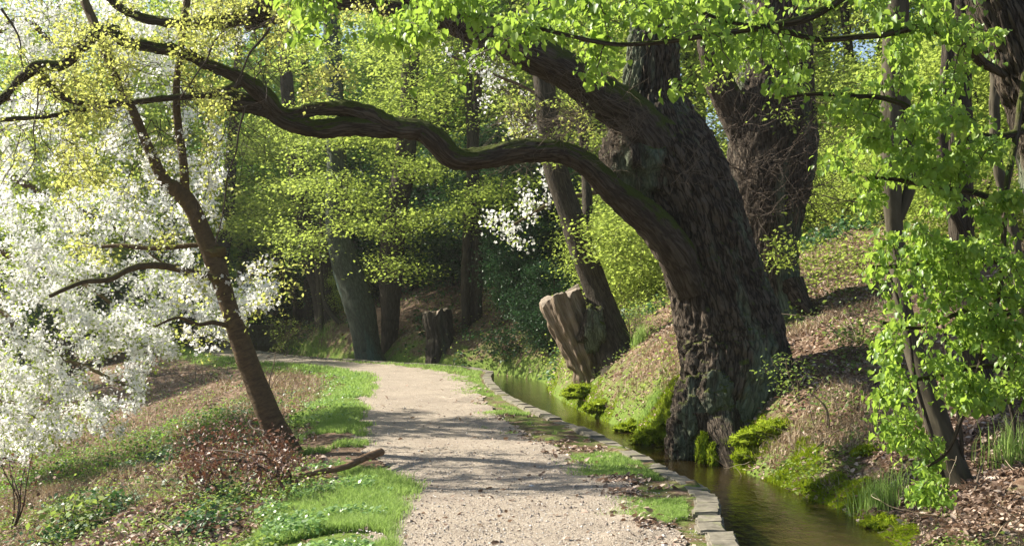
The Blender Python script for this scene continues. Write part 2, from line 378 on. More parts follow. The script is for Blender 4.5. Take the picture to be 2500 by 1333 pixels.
# ------------------------------------------------------------------ kerb slabs along the water
def rough_box(sx, sy, sz, seed, amp=.008):
    bm_v = []; nx, ny, nz = 5, 6, 3
    import bmesh
    bm = bmesh.new(); bmesh.ops.create_cube(bm, size=1)
    bmesh.ops.scale(bm, vec=(sx, sy, sz), verts=bm.verts)
    bmesh.ops.bevel(bm, geom=bm.edges[:], offset=.018, segments=2, affect='EDGES')
    bmesh.ops.subdivide_edges(bm, edges=[e for e in bm.edges if e.calc_length() > .12], cuts=3, use_grid_fill=True)
    for v in bm.verts:
        p = np.array(v.co)*9+seed
        v.co += Vector((float(noise3(p, 1)), float(noise3(p, 2)), float(noise3(p, 3))))*amp
    me = bpy.data.meshes.new('edging_stone'); bm.to_mesh(me); bm.free()
    me.materials.append(M['slab'])
    for pl in me.polygons: pl.use_smooth = False
    return me
slab_me = {k: [rough_box(.21, L, .42, 3.1*i+L, .012 if L < .4 else .008) for i in range(5)] for k, L in (('s', .30), ('l', .62))}
def slabs():
    line = CH; seg = np.linalg.norm(np.diff(line, axis=0), axis=1); L = np.concatenate([[0], np.cumsum(seg)])
    t = np.interp(7.2, line[:, 1], L); k = 0
    while True:
        c = np.array([np.interp(t, L, line[:, 0]), np.interp(t, L, line[:, 1])])
        if c[1] > 47: break
        c2 = np.array([np.interp(t+.3, L, line[:, 0]), np.interp(t+.3, L, line[:, 1])]); d = (c2-c)/np.linalg.norm(c2-c)
        near = c[1] < 13.2; ln = .30 if near else .62
        n = np.array([d[1], -d[0]]); m = c+d*ln/2-n*.715
        o = bpy.data.objects.new('edging_stone', slab_me['s' if near else 'l'][k % 5]); COL.objects.link(o)
        j = .022 if near else .008
        o.location = (m[0]+random.uniform(-j, j), m[1], -.18+.02*noise3(np.array([t*.8, 0, 0]))+random.uniform(-j, j)*.6)
        o.rotation_euler = (random.uniform(-.02, .02), random.uniform(-.03, .03)*(2 if near else .7), -math.atan2(d[0], d[1])+random.uniform(-.05, .05)*(1 if near else .15))
        if near and .0 < 12.9-c[1] < .35:
            o['label'] = 'tilted broken kerb slab at the gap halfway along the stream edge'; o.rotation_euler[1] += .12; o.rotation_euler[2] += .2; o.location.z -= .05
        elif near:
            o['label'] = 'short weathered grey slab in the near kerb beside the stream'; o['group'] = 'short kerb slabs beside the near stream'
        else:
            o['label'] = 'long smooth concrete slab in the far kerb between path and stream'; o['group'] = 'long kerb slabs beside the far stream'
        o['category'] = 'edging stone'; o['kind'] = 'thing'
        t += ln+(.012 if near else .006); k += 1
slabs()

# ------------------------------------------------------------------ leaves
def unit(v): return v/(np.linalg.norm(v, axis=-1, keepdims=True)+1e-9)
def leaves(B, C, size, mat, kind='quad', zb=.6, droop=0., vary=.3, asp=.62, normal=None):
    """leaf faces at C (N,3); zb pulls normals upward, droop pulls the leaf axis down"""
    C = np.asarray(C); n = len(C)
    if n == 0: return
    nr = rng.normal(size=(n, 3)); nr[:, 2] = np.abs(nr[:, 2])+zb*1.5; nr = unit(nr)
    if normal is not None: nr = unit(nr*.45+normal)
    d = rng.normal(size=(n, 3)); d[:, 2] -= droop*2.0
    d = unit(d-nr*(d*nr).sum(1, keepdims=True)); w = np.cross(nr, d)
    s = (np.asarray(size)*np.exp(np.clip(rng.normal(size=n), -1.6, 1.2)*vary))[:, None]
    if kind == 'quad':
        v = np.stack([C, C+s*(.5*d+asp*.5*w), C+s*(d-.12*nr), C+s*(.5*d-asp*.5*w)], 1)
        q = np.arange(n)[:, None]*4+np.arange(4)[None]; B.add(v.reshape(-1, 3), q, mat=mat)
    elif kind == 'fold':   # heart shaped, folded along the midrib
        a = asp
        v = np.stack([C+s*.08*d, C+s*(-.04*d+a*.28*w+.08*nr), C+s*(.32*d+a*.50*w+.14*nr), C+s*(.74*d+a*.30*w+.03*nr), C+s*(1.05*d-.16*nr),
                      C+s*(.74*d-a*.30*w+.03*nr), C+s*(.32*d-a*.50*w+.14*nr), C+s*(-.04*d-a*.28*w+.08*nr), C+s*(.45*d)], 1)
        b = np.arange(n)[:, None]*9
        q = np.concatenate([b+np.array([[0, 1, 2, 8]]), b+np.array([[8, 2, 3, 4]]), b+np.array([[8, 4, 5, 6]]), b+np.array([[0, 8, 6, 7]])])
        B.add(v.reshape(-1, 3), q, mat=mat)
    elif kind == 'flower':  # five petals as a shallow cup
        a5 = np.arange(5)/5*2*np.pi; v = [C]
        for k in range(5):
            for da, rr in ((-.45, .42), (0, .56), (.45, .42)):
                aa = a5[k]+da; v.append(C+s*(rr*np.cos(aa)*d+rr*np.sin(aa)*w+.16*nr))
        v = np.stack(v, 1); b = np.arange(n)[:, None]*16
        q = np.concatenate([b+np.array([[0, 1+3*k, 2+3*k, 3+3*k]]) for k in range(5)])
        B.add(v.reshape(-1, 3), q, mat=mat)
def blades(B, C, hgt, wid, mat, lean=.35):
    n = len(C); a = rng.uniform(0, 2*np.pi, n); w = np.stack([np.cos(a), np.sin(a), 0*a], -1)
    b = rng.uniform(0, 2*np.pi, n); l = np.stack([np.cos(b), np.sin(b), 0*b], -1)*(rng.uniform(0, 1, n)*lean)[:, None]
    h = (hgt*rng.uniform(.5, 1.3, n))[:, None]; W = (np.ones(n)*wid)[:, None]; z = np.array([0, 0, 1.])
    v = np.stack([C-w*W*.5, C+w*W*.5, C+(z+l*.5)*h*.55+w*W*.35, C+(z+l*.5)*h*.55-w*W*.35, C+(z*.9+l*1.3)*h], 1)
    i = np.arange(n)[:, None]*5
    B.add(v.reshape(-1, 3), i+np.array([[0, 1, 2, 3]]), i+np.array([[3, 2, 4]]), mat=mat)

# ------------------------------------------------------------------ crowns
def in_poly(poly, x, y):
    c = np.zeros(len(x), bool); j = len(poly)-1
    for i in range(len(poly)):
        xi, yi = poly[i]; xj, yj = poly[j]
        c ^= ((yi > y) != (yj > y)) & (x < (xj-xi)*(y-yi)/(yj-yi+1e-12)+xi); j = i
    return c
def poly_pts(poly, n, Y0, Y1, clump=0., seed=1, thr=-.1):
    """points whose directions fall in a photo region, at depths Y0..Y1"""
    a = np.array(poly, float); lo, hi = a.min(0), a.max(0); out = []
    while len(out) < n:
        x = rng.uniform(lo[0], hi[0], 800); y = rng.uniform(lo[1], hi[1], 800); m = in_poly(poly, x, y)
        if clump > 0:
            nz = fbm(np.stack([x/clump, y/clump, x*0+seed], -1), 2, seed); m &= nz > thr
        for X, Yp in zip(x[m], y[m]): out.append(P(X, Yp, rng.uniform(Y0, Y1)))
    return np.array(out[:n])
def ell_pts(c, r, n, clump=1.6, seed=1, thr=-.15, hollow=.45):
    out = []
    while len(out) < n:
        p = rng.normal(size=(600, 3)); p = unit(p)*(rng.uniform(hollow**3, 1, 600)**(1/3))[:, None]
        p = p*np.array(r)+np.array(c)
        m = fbm(p/clump+seed*7.7, 2, seed) > thr; out += list(p[m])
    return np.array(out[:n])
def grow(B, nodes, nrad, att, tipr=.003, rmax=.03, sides=4, mat=0, sag=.08, wob=.12, seed=3, maxpts=9, seg=.22, sides_big=6, reach=None):
    """join every attractor to the nearest wood; returns outer twig samples (points, directions)"""
    nodes = [np.asarray(p) for p in nodes]; nrad = list(nrad)
    NA = np.array(nodes); RA = np.array(nrad)
    cap = len(NA)+len(att)*(maxpts+1); NB = np.zeros((cap, 3)); RB = np.zeros(cap); n = len(NA); NB[:n] = NA; RB[:n] = RA
    d0 = np.array([np.min(((NA-a)**2).sum(1)) for a in att]); order = np.argsort(d0)
    tw = []
    for k in order:
        a = att[k]; dd = ((NB[:n]-a)**2).sum(1)
        i = int(np.argmin(dd)); p = NB[i]; L = math.sqrt(dd[i])
        if L < .03 or (reach and L > reach): continue
        m = int(min(maxpts, max(3, L/seg+2)))
        t = np.linspace(0, 1, m+1)[:, None]
        c = p+(a-p)*t; c[:, 2] += (np.sin(t[:, 0]*np.pi)*L*sag)
        off = wob*L*np.stack([noise3(c*3/max(L, .3), seed), noise3(c*3/max(L, .3), seed+1), noise3(c*3/max(L, .3), seed+2)], -1)
        c = c+off*np.sin(t*np.pi)
        r0 = min(rmax, RB[i]*.7, tipr+.011*L+.001); r0 = max(r0, tipr)
        r = r0+(tipr-r0)*t[:, 0]
        tube(B, c, r, sides if r0 < .03 else sides_big, mat, cap=False)
        NB[n:n+m] = c[1:]; RB[n:n+m] = r[1:]; n += m
        tw.append(c)
    return tw
def twig_leaves(B, tw, per, size, mat, kind='quad', frac=.55, spread=.08, flat=.6, zb=.6, droop=.2, endn=0, vary=.3, asp=.62):
    pts = []
    for c in tw:
        m = len(c)-1; t = 1-rng.uniform(0, 1, per)**1.3*frac; i = np.minimum((t*m).astype(int), m-1); f = (t*m-i)[:, None]
        p = c[i]*(1-f)+c[i+1]*f; o = rng.normal(size=(per, 3))*spread; o[:, 2] *= flat; pts.append(p+o)
        if endn:
            o = rng.normal(size=(endn, 3))*spread*1.5; o[:, 2] *= flat; pts.append(c[-1][None]+o)
    if pts: leaves(B, np.concatenate(pts), size, mat, kind, zb, droop, vary, asp)
def flower_clusters(B, tw, per, nf, size, mat, frac=.8, rad=.05):
    pts = []
    for c in tw:
        m = len(c)-1; t = 1-rng.uniform(0, 1, per)*frac; i = np.minimum((t*m).astype(int), m-1); f = (t*m-i)[:, None]
        p = c[i]*(1-f)+c[i+1]*f
        for q in p: pts.append(q+rng.normal(size=(nf, 3))*rad)
    P_ = np.concatenate(pts); leaves(B, P_, size, mat, 'flower', 0, 0, .2)
def bare_twigs(B, origin, n, L, r=.003, mat=0, dirb=(0, 0, 0), spread=1., kids=3, sides=3):
    for _ in range(n):
        d = unit(rng.normal(size=3)*spread+np.array(dirb)); p = np.array(origin)+rng.normal(size=3)*.05; l = L*rng.uniform(.5, 1.2)
        m = 7; c = [p]
        for k in range(m):
            d = unit(d+rng.normal(size=3)*.28); c.append(c[-1]+d*l/m)
        c = np.array(c); tube(B, c, np.linspace(r*1.6, r*.6, m+1), sides, mat, cap=False)
        for _k in range(kids):
            i = rng.integers(1, m); dd = unit(rng.normal(size=3)*.8+d); e = [c[i]]
            for k in range(4): dd = unit(dd+rng.normal(size=3)*.3); e.append(e[-1]+dd*l*.12)
            tube(B, np.array(e), np.linspace(r, r*.5, 5), sides, mat, cap=False)

# ------------------------------------------------------------------ trunks
def flute(base_h=1.2, nf=7, amp=.22, flare=.0, furrow=.03, seed=1, lump=.06, fsc=16.):
    ph = np.array([seed*1.7, seed*.9, 0])
    def f(R, A, L, bk):
        c = np.stack([np.cos(A), np.sin(A), L*.35/max(base_h, .3)], -1)
        fl = noise3(c*np.array([nf*.45, nf*.45, .5])+ph, seed)
        w = np.exp(-L/base_h)
        k = 1+flare*w+fl*amp*(.3+.7*w)+lump*fbm(c*np.array([1.1, 1.1, 2.2])+ph, 3, seed+5)
        r = R*k
        v = bk*np.array([1, 1, .2])*fsc
        fu = np.abs(fbm(v+ph, 3, seed+9)); r = r-furrow*np.clip(.35-fu, 0, 1)*2.2+furrow*.6*fbm(bk*np.array([1, 1, .4])*fsc*2.2, 2, seed+3)
        return r
    return f
def dense(pts, r, step):
    L = np.concatenate([[0], np.cumsum(np.linalg.norm(np.diff(pts, axis=0), axis=1))]); t = np.linspace(0, L[-1], int(L[-1]/step)+2)
    return np.stack([np.interp(t, L, pts[:, k]) for k in range(3)], -1), np.interp(t, L, r)
def blob(B, c, r, seed, mat=0, amp=.35, nu=28, nv=16, sc=2.2):
    u = np.linspace(0, 2*np.pi, nu, endpoint=False); w = np.linspace(0.02, np.pi-.02, nv)
    U, W = np.meshgrid(u, w); d = np.stack([np.sin(W)*np.cos(U), np.sin(W)*np.sin(U), np.cos(W)], -1)
    k = 1+amp*fbm(d*sc+seed*3.3, 4, seed); k = k+.05*fbm(d*sc*4+seed, 3, seed+2)-.07*np.clip(.3-np.abs(fbm(d*sc*np.array([3.2, 3.2, 1.4])+seed*2, 2, seed+4)), 0, 1)*2
    v = np.array(c)+d*k[..., None]*np.array(r)
    i = np.arange(nv-1)[:, None]*nu; j = np.arange(nu)[None]; q = np.stack([i+j, i+nu+j, i+nu+(j+1) % nu, i+(j+1) % nu], -1).reshape(-1, 4)
    B.add(v.reshape(-1, 3), q, mat=mat, bk=(d*k[..., None]*np.array(r)).reshape(-1, 3)); return v.reshape(-1, 3)

# ---- the big leaning oak
YS = 1.085   # the oak stands this much farther back than first measured
_P0, _L0 = P, limb_px
def P(px, py, Y): return _P0(px, py, Y*YS)
def limb_px(spec, Y=None, n=8): return _L0([(q[0], q[1], q[2], q[3]) for q in spec], Y, n)
oak = thing('oak_tree', 'huge leaning old oak with furrowed bark rooted at the water edge', 'tree', tuple(P(1745, 1130, 14.4)))
sp_, sr_ = limb_px([(1755,1185,112,14.5),(1752,1110,104,14.45),(1768,1030,116,14.4),(1785,920,124,14.5),(1778,820,124,14.6),(1752,710,116,14.6),(1724,610,114,14.6),(1688,500,118,14.6),(1640,400,118,14.6),(1606,310,100,14.6),(1592,230,72,14.6),(1595,140,62,14.5),(1600,40,54,14.4),(1605,-80,46,14.3),(1590,-260,36,14.2)], n=6)
sp_, sr_ = dense(sp_, sr_, .028)
B = MB(); tube(B, sp_, sr_, 250, 0, flute(1.3, 7, .17, .0, .046, 4, .06, 14))
for (x, y, r_, s_, dy) in ((1705,1000,66,3,-.30),(1680,1065,56,5,-.22),(1750,975,56,8,-.40),(1790,1060,66,11,-.40),(1845,1000,60,14,-.25),(1560,385,96,21,-.02)):
    c = P(x, y, 14.35+dy*.9); R_ = r_/F*15; blob(B, c, (R_, R_*.8, R_*1.3), s_, 0, .20, 90, 60, 2.6)
# roots running down to the stream and out along the bank
for k, sp in enumerate([[(1760,940,60,14.2),(1765,1040,50,13.9),(1785,1110,36,13.6),(1795,1150,24,13.45),(1800,1185,18,13.4)], [(1700,980,48,14.3),(1672,1050,42,14.5),(1655,1095,32,14.7),(1650,1130,24,14.8)],
            [(1850,820,60,14.6),(1900,900,42,14.6),(1930,960,30,14.5),(1960,1010,18,14.4)], [(1720,1000,38,13.95),(1725,1070,34,14.0),(1712,1120,22,14.2)], [(1830,960,46,14.2),(1850,1040,34,14),(1845,1110,22,13.9)],
            ]):
    p_, r_ = limb_px(sp, n=6); p_, r_ = dense(p_, r_, .03); tube(B, p_, r_, 40, 0, flute(.6, 5, .15, 0, .025, 30+k, .12))
obj('trunk', B, M['oak'], oak)
def limb(spec, seed, name='limb', par=oak, mat='limb', sides=40, am=.06, fur=.022, wob=.03):
    p_, r_ = limb_px(spec, n=7); p_, r_ = dense(p_, r_, .035); p_ = wander(p_, wob, 2.2, seed)
    B = MB(); tube(B, p_, r_, sides, 0, flute(.4, 5, am, 0, fur, seed, .10)); obj(name, B, M[mat], par); return p_, r_
L1, R1 = limb([(1690,700,46,14.3),(1645,615,48,14.1),(1575,535,42,13.9),(1495,462,34,13.7),(1430,400,29,13.6),(1360,368,27,13.5),(1280,370,29,13.4),(1200,382,28,13.3),(1110,384,29,13.2),(1062,342,30,13.1),(1020,320,25,13.1),(900,316,24,13),(780,314,24,12.9),(700,300,21,12.8),(650,270,20,12.8),(575,252,24,12.7),(545,262,14,12.7)], 41)
L1b, R1b = limb([(1020,318,22,13.1),(950,305,26,13.05),(890,275,24,13),(840,262,20,12.9),(760,272,17,12.9),(690,280,20,12.8),(640,235,24,12.7),(590,200,17,12.6),(520,165,13,12.5),(440,125,14,12.4),(370,112,14,12.3),(300,92,13,12.2),(272,62,11,12.2)], 43)
L2, R2 = limb([(1630,400,76,14.4),(1545,295,62,14.2),(1455,228,50,14),(1380,175,46,13.8),(1300,132,47,13.7),(1200,80,43,13.6),(1120,45,44,13.5),(1050,20,40,13.4),(980,-40,36,13.3),(850,-90,30,13.2),(700,-80,26,13)], 45)
L3, R3 = limb([(700,-80,24,13),(640,20,24,12.9),(560,45,20,12.8),(500,60,17,12.7),(420,60,13,12.6),(300,20,9,12.5),(220,-60,6,12.4)], 47, sides=24)
L4, R4 = limb([(1100,30,18,13.4),(960,20,22,13.3),(840,10,20,13.2),(760,20,16,13.1),(600,70,12,12.9)], 49, sides=24)
B = MB()   # crooked far-left bough
L5, R5 = limb([(290,75,11,12.2),(245,78,14,12.2),(205,115,15,12.1),(150,165,14,12.1),(85,168,17,12),(40,205,11,12),(0,250,10,11.9),(-60,300,8,11.9)], 51, sides=20)
L6, R6 = limb([(85,168,9,12),(150,235,8,12),(220,255,7,12.1),(300,240,5,12.2)], 53, sides=14, fur=.008)
L7, R7 = limb([(590,195,10,12.6),(500,235,9,12.6),(380,245,8,12.5),(250,262,7,12.5),(120,285,6,12.4),(0,300,6,12.3),(-60,300,5,12.3)], 55, sides=14, fur=.008)
# red paint mark on the bark
tm = bpy.data.objects[oak.children[0].name].data; B = MB(); o3 = np.array(oak.location)
co_ = np.empty(len(tm.vertices)*3); tm.vertices.foreach_get('co', co_); co_ = co_.reshape(-1, 3)+o3
px_ = HX+co_[:, 0]/co_[:, 1]*F; py_ = HY-(co_[:, 2]-CZ)/co_[:, 1]*F
for pl in tm.polygons:
    iv = list(pl.vertices); x, y = px_[iv].mean(), py_[iv].mean()
    if abs(x-1724) < 9 and abs(y-752) < 26 and pl.normal[1] < -.1 and ((x-1724)/5.5)**2+((y-752)/21)**2 < 1+.7*float(noise3(np.array([x*.25, y*.12, 0]))):
        B.add(co_[iv]+np.array(pl.normal)*.004, [[0, 1, 2, 3]] if len(iv) == 4 else None, None if len(iv) == 4 else [[0, 1, 2]])
if B.v: obj('paint_mark', B, M['paint'], oak, smooth=False, label='small red paint mark on the bark')
# crown of the oak: young yellow leaves on hanging twigs
def ring_nodes(*Ls):
    return np.concatenate([l[0][::4] for l in Ls]), np.concatenate([l[1][::4] for l in Ls])
nodes, nr = ring_nodes((L1[60:], R1[60:]), (L1b, R1b), (L3, R3), (L4, R4), (L5, R5), (L6, R6), (L7, R7), (L2[len(L2)//2:], R2[len(R2)//2:]))
att = np.concatenate([
    poly_pts([(60,-60),(760,-60),(700,140),(560,260),(520,420),(480,560),(330,640),(180,640),(130,420),(60,260)], 560, 11.3, 13.4, 90, 5, -.05),
    poly_pts([(300,-50),(1050,-50),(1000,180),(700,260),(500,300),(300,200)], 280, 12, 14, 100, 9, -.12),
    poly_pts([(0,0),(200,0),(120,420),(0,480)], 40, 11.5, 12.6),
    poly_pts([(1250,230),(1480,260),(1450,340),(1230,330)], 16, 13, 14)])
B = MB(); tw = grow(B, nodes, nr*.6, att, .0035, .022, 4, 0, .05, .22, 61, seg=.2)
twig_leaves(B, tw, 15, .038, 1, 'quad', .7, .05, .8, .3, .1, 5, asp=.75)
for (x, y, n_) in ((640,150,10),(560,280,10),(440,200,10),(300,180,8),(120,200,10),(60,320,8),(620,60,8),(380,300,8)):
    bare_twigs(B, P(x, y, 12.4), n_, 1.0, .0035, 0, (0, 0, -.9))
for pts_, rr in (([(600,260),(585,330),(560,420),(545,520),(530,600)],.009),([(690,20),(650,80),(600,150),(575,215)],.014),([(560,60),(520,110),(480,180),(440,240)],.01),([(110,170),(90,230),(80,300),(85,390),(40,450)],.008),([(0,20),(40,80),(60,170)],.012)):
    q_ = np.array([P(a, b, 12.1) for a, b in pts_]); q_ = wander(spl(q_, 5), .05, 4, 9); tube(B, q_, np.linspace(rr*1.3, rr*.6, len(q_)), 6, 0, cap=False)
obj('crown', B, [M['twig'], M['yellow']], oak)
# dense dead twigs on the trunk and limbs
B = MB()
for (x, y, n_, l_, d_) in ((1280,370,36,.5,(-.3,-.5,.2)),(1360,360,30,.45,(-.2,-.6,.3)),(1300,300,40,.8,(-.8,-.3,.2)),(1420,280,40,.8,(-1,-.3,.1)),(1200,150,30,.7,(.2,-.5,.6)),(1450,190,26,.7,(.2,-.4,.8)),(1680,420,14,.5,(.1,-1,-.3)),(1120,70,20,.6,(0,-.5,-.6)),(1540,330,26,.6,(-1,-.5,.1)),(1480,400,22,.5,(-.8,-.8,0))):
    bare_twigs(B, P(x, y, 13.7 if x > 1250 else 13.3), n_, l_, .0028, 0, d_)
obj('dead_twig_growth', B, M['paletwig'], oak)
# moss cushions draped on the trunk foot
def mossy(name, parts, seed, parent=None, label=None, group=None, n=2600):
    c0 = np.mean([p[0] for p in parts], 0)
    B = MB()
    for k, (c, r) in enumerate(parts):
        v = blob(B, c, r, seed+k, 0, .48, 34, 22, 3.2)
        cc = v[rng.integers(0, len(v), n)]+rng.normal(size=(n, 3))*.012
        cc = cc[cc[:, 1] < c[1]+r[1]*.4]
        blades(B, cc, .035, .012, 1, 1.3)
    o = obj(name, B, [M['mossbase'], M['mossfuzz']], parent, origin=None if parent is not None else c0)
    if label: o['label'] = label; o['category'] = 'moss'
    if group: o['group'] = group
    return o
mossy('moss_patch', [(P(1715,1100,13.75), (.08,.07,.17)), (P(1742,1120,13.6), (.06,.06,.13))], 3, oak, n=1200)
mossy('moss_patch', [(P(1640,1010,15.1), (.16,.2,.24)), (P(1618,1055,15.2), (.20,.16,.16)), (P(1580,1068,15.8), (.2,.16,.10))], 8, oak, n=1800)

P, limb_px = _P0, _L0
# ---- second old tree behind the oak
t2 = thing('oak_tree', 'dark massive trunk standing behind the huge leaning oak', 'tree', tuple(P(1890, 750, 18.6)))
p_, r_ = limb_px([(1890,830,115,18.6),(1888,760,82,18.6),(1880,680,66,18.6),(1874,560,76,18.6),(1876,450,100,18.6),(1885,350,105,18.6),(1890,220,95,18.6),(1896,60,85,18.6),(1905,-120,75,18.6),(1900,-360,60,18.6)], n=6)
p_, r_ = dense(p_, r_, .05); B = MB(); tube(B, p_, r_, 110, 0, flute(.9, 6, .14, .25, .035, 71, .07)); obj('trunk', B, M['oak'], t2)
for k, sp in enumerate([[(1920,700,40,18.4),(1960,760,30,18.2),(2010,800,14,18)], [(1870,720,40,18.4),(1850,790,34,18.1),(1840,850,14,18)]]):
    p2, r2 = limb_px(sp, n=6); B = MB(); tube(B, p2, r2, 24, 0, flute(.5, 5, .15, 0, .02, 80+k, .12)); obj('root', B, M['oak'], t2)
L, R = limb([(1860,380,50,18.5),(1800,300,40,18.4),(1750,180,34,18.2),(1720,40,28,18),(1700,-100,20,18)], 91, par=t2)
B = MB()
for (x, y, n_, l_, d_) in ((1830,430,24,1.2,(-.4,-.5,0)),(1900,400,20,1.3,(.6,-.5,.1)),(1850,520,16,1.0,(-.2,-.7,-.5)),(1940,340,18,1.2,(.9,-.4,.2)),(1810,310,20,1.1,(-.9,-.4,.3)),(1860,640,10,.8,(0,-.9,-.2)),(1960,470,18,1.3,(1,-.2,0)),(1880,250,14,1.1,(.2,-.7,.4))):
    bare_twigs(B, P(x, y, 17.9), n_, l_, .004, 0, d_)
obj('dead_twig_growth', B, M['twig'], t2)
B = MB(); att = np.concatenate([poly_pts([(1640,-100),(2150,-100),(2120,250),(1980,330),(1760,300),(1650,150)], 130, 17, 20.5, 120, 4, -.3), poly_pts([(1870,570),(1960,560),(1950,680),(1880,660)], 14, 17.4, 17.9)])
tw = grow(B, np.concatenate([p_[len(p_)//3::4], L[::4]]), np.concatenate([r_[len(p_)//3::4], R[::4]])*.3, att, .004, .03, 4, 0, .05, .2, 93)
twig_leaves(B, tw, 22, .06, 1, 'quad', .8, .10, .6, .4, .1, 6); obj('crown', B, [M['twig'], M['wood1']], t2)

# ---- leaning tree on the left verge
b0 = ground_pt(700, 1118)
lt = thing('leaning_tree', 'slender leaning tree with brown banded bark rising from the left verge', 'tree', tuple(b0)); Yb = b0[1]
def lspec(rows, f=1.): return [(x, y, w, Yb+dy) for x, y, w, dy in rows]
p_, r_ = limb_px(lspec([(712,1150,48,0),(702,1108,37,0),(668,1040,33,0),(635,960,31,0),(600,870,29,0),(572,790,25,0),(550,720,23,0),(525,640,27,0),(497,575,23,0),(470,510,22,0),(440,470,22,0),(405,445,17,0),(375,390,14,0),(345,320,12,0),(315,250,12,0),(285,195,12,0),(258,130,12,.1),(235,70,12,.2),(200,-10,11,.3),(150,-120,9,.4)]), n=7)
p_, r_ = dense(p_, r_, .05); B = MB(); tube(B, p_, r_*.93, 44, 0, flute(.2, 5, .12, .2, .005, 101, .05, 12)); 
blob(B, P(528, 615, Yb-.08), (.11,.08,.06), 9, 0, .5); obj('trunk', B, M['cherry'], lt)
LA, RA_ = limb(lspec([(452,490,14,0),(445,430,11,0),(440,350,10,0),(432,250,9,0),(436,150,8,0),(450,40,9,0),(470,-80,8,0)]), 103, par=lt, mat='cherry', sides=20, fur=.004)
LB, RB_ = limb(lspec([(530,680,9,-.1),(480,665,9,-.4),(420,652,9,-.7),(370,648,9,-1),(310,655,8,-1.3),(260,680,7,-1.6),(200,690,6,-1.9),(120,720,5,-2.2)]), 105, par=lt, mat='cherry', sides=14, fur=.003)
LC, RC_ = limb(lspec([(560,790,7,-.05),(520,785,6,-.2),(480,795,5,-.4),(430,780,4,-.6),(380,800,3,-.8)]), 107, par=lt, mat='cherry', sides=10, fur=.002)
LD, RD_ = limb(lspec([(520,600,6,0),(440,602,6,.1),(350,606,6,.2),(250,600,5,.3)]), 109, par=lt, mat='cherry', sides=10, fur=.002)
nodes = np.concatenate([p_[len(p_)//2::4], LA[::3], LB[::3], LC[::2], LD[::3]]); nr = np.concatenate([r_[len(p_)//2::4], RA_[::3], RB_[::3], RC_[::2], RD_[::3]])
B = MB(); att = np.concatenate([poly_pts([(560,600),(760,640),(740,720),(640,800),(560,860),(520,900),(440,840),(420,700),(480,640)], 70, Yb-.8, Yb+.8), poly_pts([(200,330),(560,300),(560,560),(400,600),(180,560)], 90, Yb-1, Yb+1)])
tw = grow(B, nodes, nr*.5, att, .003, .012, 4, 0, .1, .2, 111)
flower_clusters(B, tw[:95], 3, 4, .042, 2, .7, .035); twig_leaves(B, tw, 8, .045, 1, 'quad', .8, .06, .8, .3, .3, 3)
obj('crown', B, [M['twig'], M['yellow'], M['blossom']], lt)

# ---- the great blossoming cherry on the left
bc = P(-420, 1000, 20); bc[2] = gz(bc[0], bc[1])
ch = thing('cherry_tree', 'large cherry tree covered in white blossom filling the left edge', 'tree', tuple(bc))
tr = np.array([bc+[0,0,-.2], bc+[.2,0,1.5], bc+[.6,-.2,3], bc+[1.0,-.2,4.4], bc+[1.2,-.1,6.2], bc+[1.3,0,8]]); tr = spl(tr, 6)
B = MB(); tube(B, tr, np.linspace(.24, .08, len(tr)), 30, 0, flute(.4, 5, .12, .3, .006, 121, .05)); obj('trunk', B, M['cherry'], ch)
cn, cr = [tr[6:]], [np.linspace(.2, .08, len(tr)-6)]
for k, (z0, pts_) in enumerate([(1.6, [(-150,820,19.4),(40,830,18.8),(200,900,18.2),(330,960,17.8)]), (2.6, [(-100,600,19.2),(80,650,18.6),(250,720,18),(400,800,17.4)]), (3.4, [(-50,420,19.5),(120,480,19),(300,560,18.6),(420,640,18.2)]),
        (4.4, [(0,250,19.8),(140,300,19.6),(260,380,19.4)]), (5.4, [(20,80,20),(150,120,20),(300,100,20)]), (1.4, [(-100,980,18.6),(20,1000,17.6),(90,1020,17)]), (3., [(-100,700,17.6),(0,760,16.6),(40,830,16.2)]), (6.5, [(0,-50,20),(200,-80,20.4),(420,-60,20.6)])]):
    i = int(np.argmin(np.abs(tr[:, 2]-bc[2]-z0))); q_ = spl(np.array([tr[i]]+[P(*a) for a in pts_]), 7); q_ = wander(q_, .12, 1.3, 130+k)
    B = MB(); tube(B, q_, np.linspace(.085, .014, len(q_)), 12, 0, flute(.4, 4, .08, 0, .004, 130+k)); obj('limb', B, M['cherry'], ch)
    cn.append(q_); cr.append(np.linspace(.085, .014, len(q_)))
att = np.concatenate([
    poly_pts([(-120,420),(180,400),(300,470),(420,600),(560,660),(690,700),(560,830),(420,870),(350,960),(300,1060),(170,1080),(60,1150),(-120,1080)], 760, 15.6, 20.6, 90, 21, -.3),
    poly_pts([(-120,-100),(330,-100),(380,80),(330,300),(200,420),(-120,420)], 420, 17.5, 21, 110, 22, -.3),
    poly_pts([(200,250),(520,250),(560,420),(520,600),(300,560)], 130, 17, 20.5, 100, 25, -.2),
    poly_pts([(300,-100),(640,-100),(600,120),(400,260),(300,200)], 110, 18, 21.5, 100, 26, -.2),
    poly_pts([(-120,450),(180,500),(240,700),(120,1000),(-120,1080)], 160, 17.5, 22),
    poly_pts([(-120,620),(470,620),(440,860),(330,980),(150,1090),(-120,1120)], 230, 16, 20, 60, 28, -.35)])
B = MB(); tw = grow(B, np.concatenate(cn), np.concatenate(cr)*.6, att, .0035, .02, 4, 0, .08, .15, 140)
flower_clusters(B, tw, 7, 6, .040, 2, .85, .05); twig_leaves(B, tw, 14, .05, 1, 'quad', .8, .09, .8, .3, .2, 2)
obj('crown', B, [M['twig'], M['wood1'], M['blossom']], ch)

